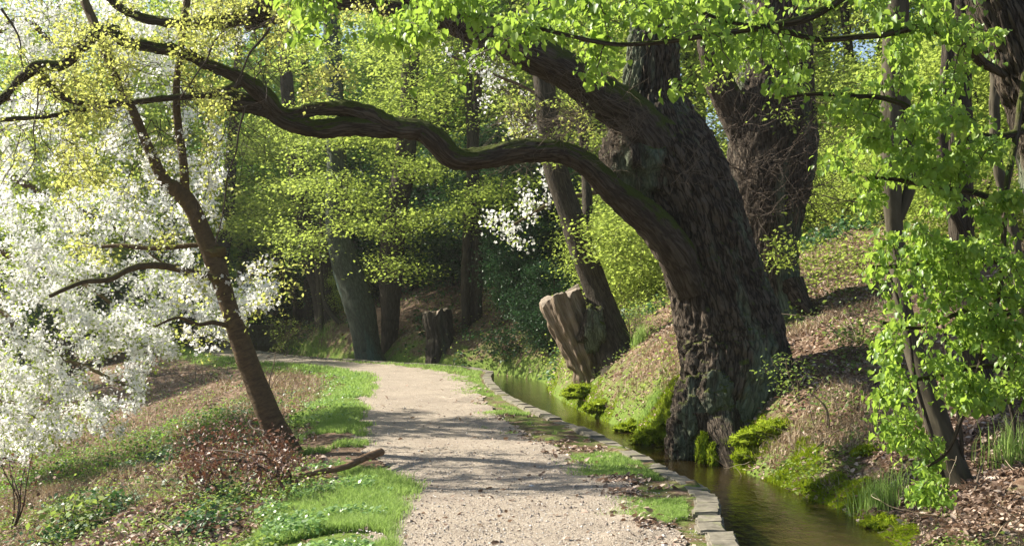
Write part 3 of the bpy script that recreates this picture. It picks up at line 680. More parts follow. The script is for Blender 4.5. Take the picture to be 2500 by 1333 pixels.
# ---- lime tree overhanging from the right
lb = P(2660, 1300, 9.0); lb[2] = gz(lb[0], lb[1])
lm = thing('lime_tree', 'lime tree with fresh bright green leaves overhanging from the right edge', 'tree', tuple(lb))
p_, r_ = limb_px([(2760,1500,100,9),(2680,1200,84,9),(2640,900,78,9),(2590,600,74,9),(2545,320,72,9),(2490,140,72,9),(2440,0,74,9),(2400,-120,66,9),(2340,-320,54,9)], n=7)
p_[0][2] = min(p_[0][2], lb[2]-.1); p_, r_ = dense(p_, r_, .03); B = MB(); tube(B, p_, r_, 120, 0, flute(.5, 6, .12, .1, .03, 151, .06, 14)); obj('trunk', B, M['oak'], lm)
specs = [[(2445,190,9,8.9),(2400,150,13,8.6),(2335,95,11,8.3),(2250,76,9,8.1),(2120,86,8,8),(2000,98,7,7.9),(1900,75,6,7.8),(1780,50,5,7.8),(1680,15,5,7.8)],
 [(2400,-60,20,8.9),(2200,-60,16,8.5),(2000,-70,14,8.2),(1750,-60,12,8),(1450,-40,10,7.8),(1150,-30,8,7.7),(900,-20,6,7.6),(700,-10,4,7.6)],
 [(2380,-150,16,8.8),(2100,-20,12,8),(1900,60,9,7.6),(1700,100,7,7.4),(1500,110,6,7.3),(1300,60,5,7.2)],
 [(2530,300,12,8.9),(2420,330,9,8.5),(2300,300,7,8.2),(2150,230,6,8),(2000,230,5,7.8),(1900,240,4,7.8)],
 [(2560,480,12,9),(2480,500,9,8.6),(2350,470,7,8.3),(2220,440,6,8.1),(2120,440,4,8)],
 [(2590,650,12,9),(2480,640,9,8.7),(2350,620,7,8.5),(2220,640,6,8.3),(2130,640,4,8.2)],
 [(2620,800,11,9),(2500,770,8,8.8),(2380,760,6,8.6),(2250,800,5,8.5),(2150,790,4,8.5)],
 [(2640,950,10,9),(2520,920,8,8.9),(2400,900,6,8.8),(2260,920,5,8.8),(2160,930,4,8.8)],
 [(2500,140,10,8.9),(2460,420,8,8.5),(2440,640,7,8.4),(2410,850,6,8.4),(2330,1060,5,8.6),(2250,1130,4,8.8)]]
cn, cr = [], []
for k, s_ in enumerate(specs):
    a, b = limb(s_, 160+k, 'limb', lm, 'limb', 14, .05, .003, .05); cn.append(a[::2]); cr.append(b[::2])
lime_att = np.concatenate([
    poly_pts([(680,-40),(1200,-40),(1180,170),(1000,260),(900,150),(720,90)], 95, 7.2, 8.4, 75, 31, .0),
    poly_pts([(1200,-40),(1800,-40),(1780,190),(1700,230),(1480,235),(1440,180),(1220,150)], 140, 7.0, 8.6, 70, 32, -.02),
    poly_pts([(1750,-40),(2450,-40),(2380,330),(2100,300),(1950,300),(1860,220),(1760,190)], 190, 7.4, 8.8, 65, 33, -.05),
    poly_pts([(2150,300),(2500,350),(2520,600),(2350,640),(2120,520),(1980,410)], 170, 7.8, 8.9, 55, 34, -.1),
    poly_pts([(2120,580),(2520,600),(2520,1000),(2330,1000),(2160,930),(2130,780)], 330, 8.0, 9.0, 55, 35, -.15),
    poly_pts([(2130,900),(2330,950),(2330,1120),(2300,1240),(2200,1220),(2150,1050)], 95, 8.6, 9.4, 50, 36, -.15)])
lx, ly = HX+lime_att[:, 0]/lime_att[:, 1]*F, HY-(lime_att[:, 2]-CZ)/lime_att[:, 1]*F
tx = np.interp(ly, [100, 480, 720, 950, 1180], [2180, 2178, 2200, 2262, 2345])
lime_att = lime_att[~((np.abs(lx-tx) < 42) & (ly > 420) & (ly < 1190) & (rng.uniform(0, 1, len(lx)) < .85))]
B = MB(); tw = grow(B, np.concatenate(cn), np.concatenate(cr)*.6, lime_att, .0028, .010, 4, 0, .12, .12, 171, seg=.12)
twig_leaves(B, tw, 19, .037, 1, 'fold', .9, .042, .6, .05, 1.3, 3, .4, .9); obj('crown', B, [M['twig'], M['lime']], lm)

# ---- trees standing on the right bank
def simple_tree(name, label, spec, mat, seed, sides=36, crown=None, leafm='wood1', ls=.08, per=20, extra=(), group=None, flare=.3, fur=.012, flutes=6, tipr=.004, spread=.14, flat=.45, cat='tree', twm='twig', cfrom=.35, am=.10, rmx=.025):
    p_, r_ = limb_px(spec, n=7); base = p_[0].copy()
    g = gz(base[0], base[1]); 
    if base[2] > g-.12: p_[0][2] = g-.12
    t = thing(name, label, cat, (base[0], base[1], g), group)
    p_, r_ = dense(p_, r_, .06 if sides > 20 else .12); B = MB(); tube(B, p_, r_, sides, 0, flute(.45, flutes, am, flare, fur, seed, .05, 14)); obj('trunk', B, M[mat], t)
    cn, cr = [p_[int(len(p_)*cfrom)::4]], [r_[int(len(p_)*cfrom)::4]]
    for k, e in enumerate(extra):
        a, b = limb(e, seed+k+1, 'limb', t, mat, 16, .06, fur*.5, .03); cn.append(a[::3]); cr.append(b[::3])
    if crown is not None:
        B = MB(); tw = grow(B, np.concatenate(cn), np.concatenate(cr)*.5, crown, tipr, rmx, 4, 0, .04, .14, seed, seg=.35)
        twig_leaves(B, tw, per, ls, 1, 'quad', .7, spread, flat, .8, .15, per//3, asp=.68)
        obj('crown', B, [M[twm], M[leafm]], t)
    return t
simple_tree('hornbeam_tree', 'leaning smooth grey trunk in the right foreground foot nearest the stream', [(2370,1240,40,10.9),(2345,1180,28,11),(2300,1060,28,11.1),(2262,950,28,11.2),(2228,840,24,11.3),(2200,720,20,11.4),(2188,600,21,11.5),(2178,480,23,11.5),(2176,300,27,11.5),(2182,150,29,11.5),(2190,0,30,11.5),(2200,-250,24,11.5)], 'smooth', 181,
            extra=[[(2185,560,13,11.5),(2220,450,15,11.5),(2222,330,15,11.5),(2205,180,13,11.5),(2200,20,10,11.5)]], flare=.15, fur=.006)
simple_tree('hornbeam_tree', 'upright dark trunk at the right behind the bright lime leaves', [(2440,1130,50,12.8),(2425,1060,40,12.8),(2395,940,34,12.8),(2370,800,26,12.8),(2350,600,30,12.8),(2340,400,36,12.8),(2338,250,34,12.8),(2345,100,28,12.8),(2350,-200,22,12.8)], 'bark', 191,
            extra=[[(2350,560,12,12.7),(2310,450,14,12.6),(2305,250,15,12.6),(2315,50,14,12.6),(2320,-100,10,12.6)]])
simple_tree('hornbeam_tree', 'thin pale trunk at the right edge of the picture', [(2495,1150,20,13.5),(2490,1000,16,13.5),(2500,850,15,13.5),(2480,600,14,13.5),(2430,350,13,13.5),(2440,0,12,13.5)], 'smooth', 195)
for k, (pts_, la) in enumerate([([(2318,1230,7),(2280,1080,6),(2235,930,5),(2215,800,4),(2160,640,3)], 'thin bare stem rising just left of the smooth trunk at right'), ([(2350,1200,6),(2345,1050,5),(2318,900,5),(2300,760,4),(2315,600,3)], 'thin upright stem rising just right of the smooth trunk at right'), ([(2470,1230,7),(2478,1050,6),(2450,900,5),(2470,740,4),(2420,560,3)], 'crooked thin stem near the lower right edge')]):
    simple_tree('sapling', la, [(a, b, c, 10.7+k*.3) for a, b, c in pts_], 'bark', 200+k, 10, flare=0, fur=.001, cat='sapling')

# ---- leaning snag with the big stump, left of the oak
simple_tree('leaning_tree', 'leaning brown trunk beside the tall pale stump across the water', [(1530,920,50,22.6),(1500,850,46,22.8),(1462,720,33,23),(1425,620,31,23),(1395,530,30,23),(1365,440,29,23),(1345,350,29,23),(1330,220,26,23),(1312,80,24,23),(1300,-80,20,23)], 'bark', 211,
            crown=np.concatenate([poly_pts([(1370,540),(1560,500),(1610,600),(1560,650),(1400,640)], 60, 21.5, 23.5), poly_pts([(1200,60),(1480,40),(1500,330),(1380,420),(1220,330)], 70, 21.5, 25, 90, 8, -.2)]), extra=[[(1425,640,12,23),(1432,540,13,23.2),(1430,430,12,23.4),(1420,300,9,23.4)]], per=26, ls=.07, spread=.16, flat=.3)
def stump(name, label, rows, seed, mat, top_dx, sides=90, am=.30):
    p_, r_ = limb_px(rows, n=7); g = gz(p_[0][0], p_[0][1]); t = thing(name, label, 'stump', (p_[0][0], p_[0][1], g))
    p_, r_ = dense(p_, r_, .03); p_[0][2] = min(p_[0][2], g-.15); B = MB()
    v = tube(B, p_, r_, sides, 0, flute(1.6, 11, am, 0, .045, seed, .16, 7), cap=False)
    V_ = B.v[-1]; aa = np.arange(sides)/sides*2*np.pi; jag = np.repeat((top_dx*fbm(np.stack([np.cos(aa)*2.2, np.sin(aa)*2.2, aa*0], -1), 4, seed))[None], len(p_), 0)*np.linspace(0, 1, len(p_))[:, None]**5
    V_[:, 2] += jag.ravel(); v = V_.reshape(len(p_), sides, 3)
    obj('trunk', B, M[mat], t)
    ringv = v[-1]; c = ringv.mean(0); B = MB(); n = sides; rings = [ringv]
    for k, f in enumerate((.92, .7, .45, .2)):
        rr = c+(ringv-c)*f; rr = rr+np.array([0, 0, 1.])*(.03*fbm(rr*6, 3, seed)[:, None] + .012); rings.append(rr)
    V = np.concatenate(rings+[c[None]+[0, 0, .02]]); q = []
    for k in range(4): i = k*n; q.append(np.stack([i+np.arange(n), i+(np.arange(n)+1) % n, i+n+(np.arange(n)+1) % n, i+n+np.arange(n)], 1))
    tt = np.stack([4*n+np.arange(n), 4*n+(np.arange(n)+1) % n, np.full(n, 5*n)], 1); B.add(V, np.concatenate(q), tt); obj('cut_face', B, M['endgrain'], t); return t
s1 = stump('tree_stump', 'tall pale weathered stump leaning left over the stream', [(1450,960,34,23),(1437,900,36,23),(1414,840,44,23),(1390,780,50,23),(1374,740,52,23),(1368,724,50,23)], 221, 'deadwood', .09)
B = MB(); p_, r_ = limb_px([(1400,800,50,23.1),(1405,740,38,23.3),(1398,700,30,23.4)], n=5); 
q_ = blob(B, P(1452, 800, 22.6), (.26,.2,.4), 33, 0, .4); obj('burl', B, M['oak'], s1)
stump('tree_stump', 'dark broken stump in the shade behind the bend of the path', [(1085,900,44,36.4),(1080,870,40,36.4),(1075,820,34,36.4),(1068,780,37,36.4),(1066,764,36,36.4)], 231, 'bark', .12, am=.10)

# ---- a second, far smaller blossoming cherry whose sprays show behind the long limb
g = P(1650, 700, 27); g[2] = gz(g[0], g[1]); c2 = thing('cherry_tree', 'small cherry tree with white sprays hanging beside the leaning brown trunk', 'tree', tuple(g))
q_, qr = limb_px([(1655,780,18,27),(1640,700,14,27),(1600,520,12,27),(1560,380,10,27),(1500,200,8,27),(1460,60,6,27)], n=6); q_[0][2] = min(q_[0][2], g[2]-.1); B = MB(); tube(B, q_, qr, 16, 0, flute(.3, 4, .1, 0, .004, 601)); obj('trunk', B, M['cherry'], c2)
la, ra = limb([(1580,450,7,27),(1450,470,6,26.5),(1340,500,5,26),(1240,560,3,25.5)], 603, par=c2, mat='cherry', sides=8, fur=.002)
lb_, rb = limb([(1520,250,6,27),(1380,250,5,27),(1250,200,4,27),(1080,130,3,27)], 605, par=c2, mat='cherry', sides=8, fur=.002)
B = MB(); tw = grow(B, np.concatenate([la, lb_]), np.concatenate([ra, rb])*.6, np.concatenate([poly_pts([(1150,540),(1320,400),(1350,470),(1310,600),(1230,600)], 22, 24.5, 27, 30, 6, -.1), poly_pts([(1040,90),(1200,110),(1340,330),(1230,350)], 26, 26, 28)]), .004, .012, 3, 0, .08, .15, 607)
flower_clusters(B, tw, 4, 5, .062, 1, .9, .10); twig_leaves(B, tw, 8, .07, 2, 'quad', .8, .1, .8, .3, .2, 2); obj('crown', B, [M['twig'], M['blossom'], M['wood1']], c2)

# ---- trees round the bend
def ck(polys, n, Y0, Y1, cl=0, seed=1, thr=-.2): return np.concatenate([poly_pts(p, m, Y0, Y1, cl, seed+i, thr) for i, (p, m) in enumerate(zip(polys, n))])
simple_tree('beech_tree', 'thick green tinged trunk leaning left behind the path bend', [(912,905,36,38),(898,860,33,38),(880,760,36,38),(852,670,35,38),(830,590,30,38),(822,500,28,38),(822,400,25,38),(818,250,22,38),(810,60,20,38),(805,-200,14,38)], 'teal', 241, flare=.2, am=.2,
    crown=ck([[(660,380),(1000,420),(960,520),(900,700),(800,600),(690,700),(650,520)], [(700,60),(1000,0),(1000,350),(700,380)]], [95, 150], 33, 40, 60, 3, .0), per=52, ls=.092, spread=.36, flat=.22)
simple_tree('beech_tree', 'straight tall grey trunk behind the inside of the bend', [(952,900,24,38.5),(950,860,21,38.5),(953,760,23,38.5),(955,650,30,38.5),(965,540,28,38.5),(985,420,27,38.5),(995,300,22,38.5),(1005,100,20,38.5),(1010,-200,14,38.5)], 'bark', 251, flare=.1,
    crown=ck([[(960,380),(1180,400),(1130,500),(1000,580)], [(900,450),(1000,560),(1060,760),(930,700)], [(900,-60),(1240,0),(1240,330),(950,330)]], [55, 30, 150], 34, 41, 80, 13, -.15), per=52, ls=.092, spread=.36, flat=.22,
    extra=[[(985,440,9,38.3),(1010,430,8,38),(1050,400,6,37.5)]])
simple_tree('beech_tree', 'left one of the two slim close trunks behind the bend', [(1146,905,18,36.6),(1143,870,13,36.6),(1138,760,12,36.6),(1138,640,12,36.6),(1146,500,12,36.6),(1150,350,11,36.6),(1140,150,10,36.6),(1140,-100,8,36.6)], 'bark', 261, 20, flare=.1)
simple_tree('beech_tree', 'right one of the two slim close trunks behind the bend', [(1168,905,19,36.8),(1166,870,15,36.8),(1163,760,15,36.8),(1165,640,15,36.8),(1160,500,13,36.8),(1158,350,12,36.8),(1170,150,10,36.8),(1170,-100,8,36.8)], 'bark', 265, 20, flare=.1,
    crown=ck([[(1050,420),(1320,430),(1260,520),(1200,640),(1080,560)]], [75], 33, 38, 60, 17, .0), per=30, ls=.10, spread=.3, flat=.25)
simple_tree('beech_tree', 'dark double trunk left of the green tinged tree at the far bank', [(812,830,40,45),(800,780,30,45),(780,690,26,45),(752,600,24,45),(735,520,22,45),(720,380,20,45),(700,200,16,45),(690,0,12,45)], 'bark', 271, extra=[[(800,780,16,44.8),(796,690,18,44.8),(800,600,17,44.8),(812,480,14,44.8),(800,300,10,44.8)]],
    crown=ck([[(560,250),(780,300),(760,560),(700,660),(620,560),(560,600)]], [150], 40, 48, 70, 27, -.2), per=52, ls=.10, spread=.4, flat=.22)
simple_tree('birch_tree', 'thin white barked trunk on the grassy far bank', [(786,850,9,43.5),(784,780,7,43.5),(778,700,6,43.5),(770,600,5,43.5)], 'smooth', 281, 14, flare=0, fur=.002)
simple_tree('sapling', 'slender curved stem arching up in front of the dark double trunk', [(850,800,9,43),(822,780,7,43),(795,745,5,43),(785,690,4,43),(783,600,4,43),(785,500,3,43)], 'smooth', 285, 10, flare=0, fur=.001, cat='sapling')
simple_tree('beech_tree', 'straight dark trunk standing behind the grassy far bank', [(757,800,18,50),(755,740,13,50),(752,640,12,50),(750,500,12,50),(745,300,10,50),(745,50,8,50)], 'bark', 287, 20)
simple_tree('young_tree', 'thin upright trunk behind the leaning brown trunk', [(1432,720,10,30),(1430,600,8,30),(1428,450,8,30),(1432,300,7,30),(1440,100,6,30)], 'bark', 291, 12, flare=.1, crown=ck([[(1430,430),(1600,520),(1600,700),(1480,640)]], [70], 26, 31, 0, 3), per=24, ls=.09, spread=.3, flat=.3)

# ------------------------------------------------------------------ background wood: five trees, copied
def make_bg(kind, seed, H, W, leafm, n, per, ls, label, low=.18):
    t = thing('forest_tree', label, 'tree', (0, 0, 0))
    rg = np.random.default_rng(seed); x = np.cumsum(rg.normal(size=(8, 2))*.22, 0)
    sp = np.concatenate([np.concatenate([x, np.linspace(-.4, H, 8)[:, None]], 1)]); sp[:, :2] -= sp[0, :2]
    sp = spl(sp, 5); rr = np.linspace(.26, .05, len(sp))*H/13; B = MB(); tube(B, sp, rr, 18, 0, flute(.4, 5, .14, .4, .012, seed, .06)); obj('trunk', B, M['bark'], t)
    B = MB(); att = ell_pts((0, 0, H*(.5+low*.5)), (W, W, H*(.5-low*.45)), n, 1.5, seed, -.2, .3)
    tw = grow(B, sp[6:], rr[6:]*.4, att, .008, .06, 3, 0, .04, .12, seed, seg=.8)
    twig_leaves(B, tw, per, ls, 1, 'quad', .6, .42, .35, .8, .1, per//2, asp=.7)
    obj('crown', B, [M['twig'], M[leafm]], t); return t
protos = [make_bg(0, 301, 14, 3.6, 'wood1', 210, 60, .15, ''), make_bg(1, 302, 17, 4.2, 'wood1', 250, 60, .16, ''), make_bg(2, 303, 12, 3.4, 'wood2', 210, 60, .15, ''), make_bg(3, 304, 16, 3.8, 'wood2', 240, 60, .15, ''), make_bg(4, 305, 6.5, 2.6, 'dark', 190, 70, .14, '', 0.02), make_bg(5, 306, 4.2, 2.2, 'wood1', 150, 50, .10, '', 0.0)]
LAB = [('yellow green leafy tree in the wood behind the path', 'yellow green trees of the background wood'), ('tall yellow green tree in the wood behind the path', 'tall yellow green trees of the background wood'),
       ('mid green tree in the wood behind the path', 'mid green trees of the background wood'), ('tall mid green tree in the wood behind the path', 'tall mid green trees of the background wood'),
       ('dark evergreen shrub in the shade of the background wood', 'dark evergreen shrubs of the background wood'), ('low bright green bush on the wooded slope', 'low bright bushes on the wooded slope')]
NAMES = ['forest_tree']*4+['evergreen_shrub', 'leafy_bush']; CATS = ['tree']*4+['shrub', 'bush']
used = set()
def place_bg(k, x, y, s=1., rz=None):
    src = protos[k]
    if k in used:
        o = src.copy(); COL.objects.link(o)
        for c in src.children: d = c.copy(); COL.objects.link(d); d.parent = o
    else: o = src; used.add(k)
    o.name = NAMES[k]; o['label'], o['group'] = LAB[k]; o['category'] = CATS[k]
    o.location = (x, y, gz(x, y)-.05); o.rotation_euler = (0, 0, random.uniform(0, 6.28) if rz is None else rz); o.scale = (s, s, s*random.uniform(.9, 1.12)); return o
def bgx(px, Y): return (px-HX)/F*Y
rr = random.Random(5)
for (px, Y, k, s) in [(120,44,1,.95),(330,52,0,1),(40,60,3,1.1),(480,62,2,1),(560,74,2,1.1),(250,70,1,1.1),(650,80,3,1.1),(420,88,3,1.1),(760,60,3,1),(880,52,2,1),(700,92,0,1.2),(1000,50,2,1),(1100,46,1,1),(690,66,2,.7),(820,50,2,.6),(1230,44,3,.95),(1340,48,0,1),(960,66,3,1.1),(1180,60,1,1.1),(840,72,2,1.2),
        (1450,42,1,.9),(1560,36,0,.85),(1660,44,1,1),(1400,62,2,1.1),(1800,40,0,.9),(1950,46,1,1),(2080,36,0,.8),(2200,42,1,.95),(2330,34,2,.8),(2480,40,0,.95),(1700,60,3,1.1),(2050,60,0,1.1),(2350,56,1,1.1),(1290,72,0,1.1),(1530,75,1,1.2),(2560,52,3,1.1),(1850,72,1,1.2),(2220,75,0,1.2),(50,85,1,1.2),(200,95,0,1.2),(560,100,3,1.2),(900,95,1,1.3),(1100,85,0,1.2),(-120,50,1,1),(-200,70,0,1.1),(-350,40,3,.9),(2700,36,0,.9),(2750,60,1,1.1),(1890,52,3,1.3),(2010,54,1,1.3),(430,56,3,1.0),(610,66,3,1.4),(500,50,0,1.25),(1960,66,3,1.5)]:  # trees beyond the left edge are unseen, added to shade the middle wood
    place_bg(k, bgx(px, Y)+rr.uniform(-.5, .5), Y+rr.uniform(-1, 1), s)
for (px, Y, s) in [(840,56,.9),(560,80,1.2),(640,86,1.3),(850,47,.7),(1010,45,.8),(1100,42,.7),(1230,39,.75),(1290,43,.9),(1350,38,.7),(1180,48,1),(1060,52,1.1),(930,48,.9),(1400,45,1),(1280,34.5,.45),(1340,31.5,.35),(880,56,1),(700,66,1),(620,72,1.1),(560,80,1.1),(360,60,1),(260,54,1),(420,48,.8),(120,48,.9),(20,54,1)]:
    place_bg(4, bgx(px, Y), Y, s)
for (px, Y, s) in [(1560,29,.6),(1620,31,.8),(1530,33,.8),(1480,30,.5),(1600,36,1),(1700,34,1),(1790,30,.8),(1960,30,.7),(2060,27,.5),(2120,33,.9),(2000,36,1),(2230,30,.8),(2180,24,.45),(2330,27,.8),(2440,25,.8),(2470,32,1),(790,58,.6),(800,50,.35),(860,44,.4),(2280,20,.4),(2420,19,.45),(1880,34,.9)]:
    place_bg(5, bgx(px, Y), Y, s)

# ------------------------------------------------------------------ concrete wall across the channel
B = MB()
def box_(B, x0, x1, y0, y1, z0, z1, n=(14, 2, 4)):
    xs = np.linspace(x0, x1, n[0]+1); zs = np.linspace(z0, z1, n[2]+1)
    X, Z = np.meshgrid(xs, zs); i = np.arange(n[2])[:, None]*(n[0]+1); j = np.arange(n[0])[None]; q = np.stack([i+j, i+j+1, i+n[0]+2+j, i+n[0]+1+j], -1).reshape(-1, 4)
    B.add(np.stack([X, X*0+y0, Z], -1).reshape(-1, 3), q); B.add(np.stack([X, X*0+y1, Z], -1).reshape(-1, 3), q[:, ::-1])
    for z, fl in ((z1, 1), (z0, -1)): B.add([[x0, y0, z], [x1, y0, z], [x1, y1, z], [x0, y1, z]], [[0, 1, 2, 3][::fl]])
    for x, fl in ((x1, 1), (x0, -1)): B.add([[x, y0, z0], [x, y1, z0], [x, y1, z1], [x, y0, z1]], [[0, 1, 2, 3][::fl]])
c = P(655, 800, 58); box_(B, -1.35, 1.35, -.15, .15, -.9, .55)
w = obj('concrete_wall', B, M['slab'], smooth=False); w.location = (c[0]-.2, 58, .05); w.rotation_euler[2] = -.12
w['label'] = 'low grey concrete wall across the water beyond the bend'; w['category'] = 'wall'
cp = MB(); box_(cp, -1.42, 1.42, -.2, .2, .553, .66); o = obj('coping', cp, M['slab'], smooth=False); o.parent = w

# ------------------------------------------------------------------ ground cover (uncountable)
def scatter(n, x0, x1, y0, y1, cond, pw=2.):
    """ground points denser toward the camera"""
    out = []
    tot = 0
    while tot < n:
        u = rng.uniform(0, 1, n*2); y = (y0**(1-pw)+(y1**(1-pw)-y0**(1-pw))*u)**(1/(1-pw)) if pw != 1 else y0*(y1/y0)**u
        x = rng.uniform(-1, 1, n*2); x = x0*y+(x1-x0)*y*(x+1)/2
        s = pline(CH, x, y); sp = pline(PA, x, y); m = cond(x, y, s, sp); out.append(np.stack([x[m], y[m]], -1)); tot += m.sum()
        if len(out) > 60: break
    p = np.concatenate(out)[:n]; return np.concatenate([p, h_of(p[:, 0], p[:, 1])[:, None]], 1)
XL, XR = -.47, .47
def nz(x, y, sc, sd): return fbm2(x, y, sc, 3, sd)
# grass verges
B = MB()
p = scatter(95000, XL, .3, 7.5, 48, lambda x, y, s, sp: (sp < -.92+.16*nz(x, y, 1.5, 51)+.14*rng.uniform(-1, 1, len(x))**3) & (sp > -1.62-.5*(y < 11.2)-.45*nz(x, y, .5, 52)) & ((nz(x, y, .7, 53) > -.25) | (y > 22)) & ~((y+nz(x, y, 1.7, 64) > 12.7) & (y+nz(x, y, 1.7, 65) < 16.3) & (nz(x, y, 2.2, 59) < .35)), 2)
blades(B, p, .085, .006*p[:, 1]/10, 0, .8)
p = scatter(26000, -.2, .3, 7.5, 36, lambda x, y, s, sp: (s < -.88) & (sp > .98+.25*nz(x, y, 1.5, 54)+.3*rng.uniform(-1, 1, len(x))**3) & ((nz(x, y, .9, 55) > .15) | (y > 22)) & ~((y > 13) & (y < 20) & (nz(x, y, 2, 58) < .25)), 2)
blades(B, p, .05, .006*p[:, 1]/10, 0, .8)
obj('grass', B, M['grass'], kind='stuff')
B = MB()   # broad weed leaves in the verge
p = scatter(7000, -.4, .1, 7.5, 30, lambda x, y, s, sp: (sp < -1.0) & (sp > -2.1) & (nz(x, y, 1.9, 57) > .12) & ~((y > 12.6) & (y < 17)), 2)
p[:, 2] += rng.uniform(.03, .12, len(p)); leaves(B, p, .033, 0, 'quad', .9, 0, .3, .8)
obj('verge_weed', B, M['herb'], kind='stuff')
# leaf litter
litter = lambda x, y, s, sp: (((sp < -1.5) & (nz(x, y, .8, 61) > -.35)) | ((s > .68) & (nz(x, y, .9, 62) > -.45)) | ((sp > .85) & (s < -.9) & (nz(x, y, 2, 63) > .45)) | ((np.abs(sp) < 1.15) & (rng.uniform(0, 1, len(x)) < .012+.10*sstep(.6, 1.1, sp))))
p = scatter(95000, XL, XR, 7.5, 45, litter, 2); p[:, 2] += rng.uniform(.0, .03, len(p))
B = MB(); leaves(B, p, .034*(1+p[:, 1]/40), 0, 'fold', .6, 0, .35, .7); obj('leaf_litter', B, M['brown'], kind='stuff')
# brambles and herbs on the left bank, herbs on the right
def clumps(n, cond, hmax, nl, ls, mat, name, y0=7.5, y1=40, x0=XL, x1=XR, stems=False, zb=.7, kind='quad', spread=.1, pw=2):
    c = scatter(n, x0, x1, y0, y1, cond, pw); hh = rng.uniform(.3, 1, len(c))*hmax
    P_ = np.repeat(c, nl, 0); H_ = np.repeat(hh, nl); f = rng.uniform(.15, 1, len(P_))
    off = rng.normal(size=(len(P_), 3))*spread; off[:, 2] *= .4; Q = P_+off; Q[:, 2] += H_*f; Q[:, 2] = np.maximum(Q[:, 2], P_[:, 2]+.01)
    B = MB(); leaves(B, Q, ls, 0, kind, zb, .1, .35, .75)
    if stems: blades(B, c, hh.mean()*1.0, .008, 1, .7)
    obj(name, B, [M[mat], M['straw']], kind='stuff')
left = lambda x, y, s, sp: (sp < -1.9)
clumps(5200, lambda x, y, s, sp: (sp < -1.7) & (nz(x, y, 1.6, 71) > .08), .20, 7, .03, 'bramble', 'bramble_cover', y1=34)
clumps(2600, lambda x, y, s, sp: (sp < -1.7) & (y > 17) & (nz(x, y, .6, 78) > .1), .3, 8, .04, 'wood2', 'bank_undergrowth', y0=17, y1=40)
clumps(2000, lambda x, y, s, sp: (sp < -2.4) & (nz(x, y, .9, 72) > .3), .16, 8, .05, 'ivy', 'ivy_cover', y1=34)
clumps(2600, lambda x, y, s, sp: (s > .75) & (nz(x, y, 1.1, 73) > .2), .16, 8, .034, 'bramble', 'bank_herb', y1=34)
clumps(2500, lambda x, y, s, sp: (s > .7) & (sp > 0) & (y > 24) & (nz(x, y, .4, 74) > -.2), .3, 12, .09, 'ivy', 'bank_ivy', y0=24, y1=50)
clumps(4200, lambda x, y, s, sp: (s > .8) & (y > 17+1.5*(x>2)) & (nz(x, y, .5, 75) > .0), .45, 9, .05, 'wood1', 'slope_undergrowth', y0=17, y1=60, x0=-.1, x1=.5, spread=.25)
B = MB(); p = scatter(48000, XL, XR, 7.5, 34, lambda x, y, s, sp: ((sp < -1.9) & (nz(x, y, .6, 81) > -.1)) | ((s > .8) & (nz(x, y, .8, 82) > .3)), 2)
blades(B, p, .16, .006*p[:, 1]/10, 0, 1.6); obj('dry_stem_cover', B, M['straw'], kind='stuff')
# moss along the water line on the far side
B = MB(); p = scatter(60000, -.05, .42, 8.5, 30, lambda x, y, s, sp: (s > .60) & (s < 1.0+.35*nz(x, y, 1.2, 91)) & (nz(x, y, .9, 92) > -.2), 2)
blades(B, p, .05, .012, 0, 1.4); obj('bank_moss', B, M['mossfuzz'], kind='stuff')
B = MB(); p = scatter(420, XL, XR, 7.5, 30, lambda x, y, s, sp: (sp < -1.9) | (s > .8), 1.6)
for q in p: bare_twigs(B, q+[0, 0, .04], 1, rng.uniform(.2, .6), .0035, int(rng.uniform() < .5), (0, 0, .12), 1., 3)
obj('twig_litter', B, [M['straw'], M['twig']], kind='stuff')
# loose gravel
p = scatter(12000, -.15, .2, 7.5, 22, lambda x, y, s, sp: (np.abs(sp+.03) < 1.12+.35*rng.uniform(0, 1, len(x))**2) , 2.2); n = len(p); sz = (.0055*np.exp(rng.normal(size=n)*.5))[:, None]
p[:, 2] += .022
oc = np.array([[1,0,0],[0,1,0],[-1,0,0],[0,-1,0],[0,0,1],[0,0,-1]], float); V = p[:, None]+(oc[None]*rng.uniform(.5, 1.3, (n, 6, 1))*sz[:, None])*np.array([1, 1, .6])
tr_ = np.array([[0,1,4],[1,2,4],[2,3,4],[3,0,4],[1,0,5],[2,1,5],[3,2,5],[0,3,5]]); B = MB(); B.add(V.reshape(-1, 3), None, (np.arange(n)[:, None, None]*6+tr_[None]).reshape(-1, 3))
def gravmat():
    m, nt = nmat('gravel_stone'); N = NT(nt); g = N.n('ShaderNodeNewGeometry')
    col = N.ramp(g.outputs['Random Per Island'], [(0, (.14,.11,.09)), (.5, (.34,.28,.23)), (.9, (.5,.45,.4)), (1, (.62,.6,.57))])
    pr = N.n('ShaderNodeBsdfPrincipled', inp={'Base Color': col, 'Roughness': .85}); out = N.n('ShaderNodeOutputMaterial'); N.l(pr.outputs[0], out.inputs[0]); return m
M['gravel'] = gravmat(); obj('gravel', B, M['gravel'], smooth=False, kind='stuff')

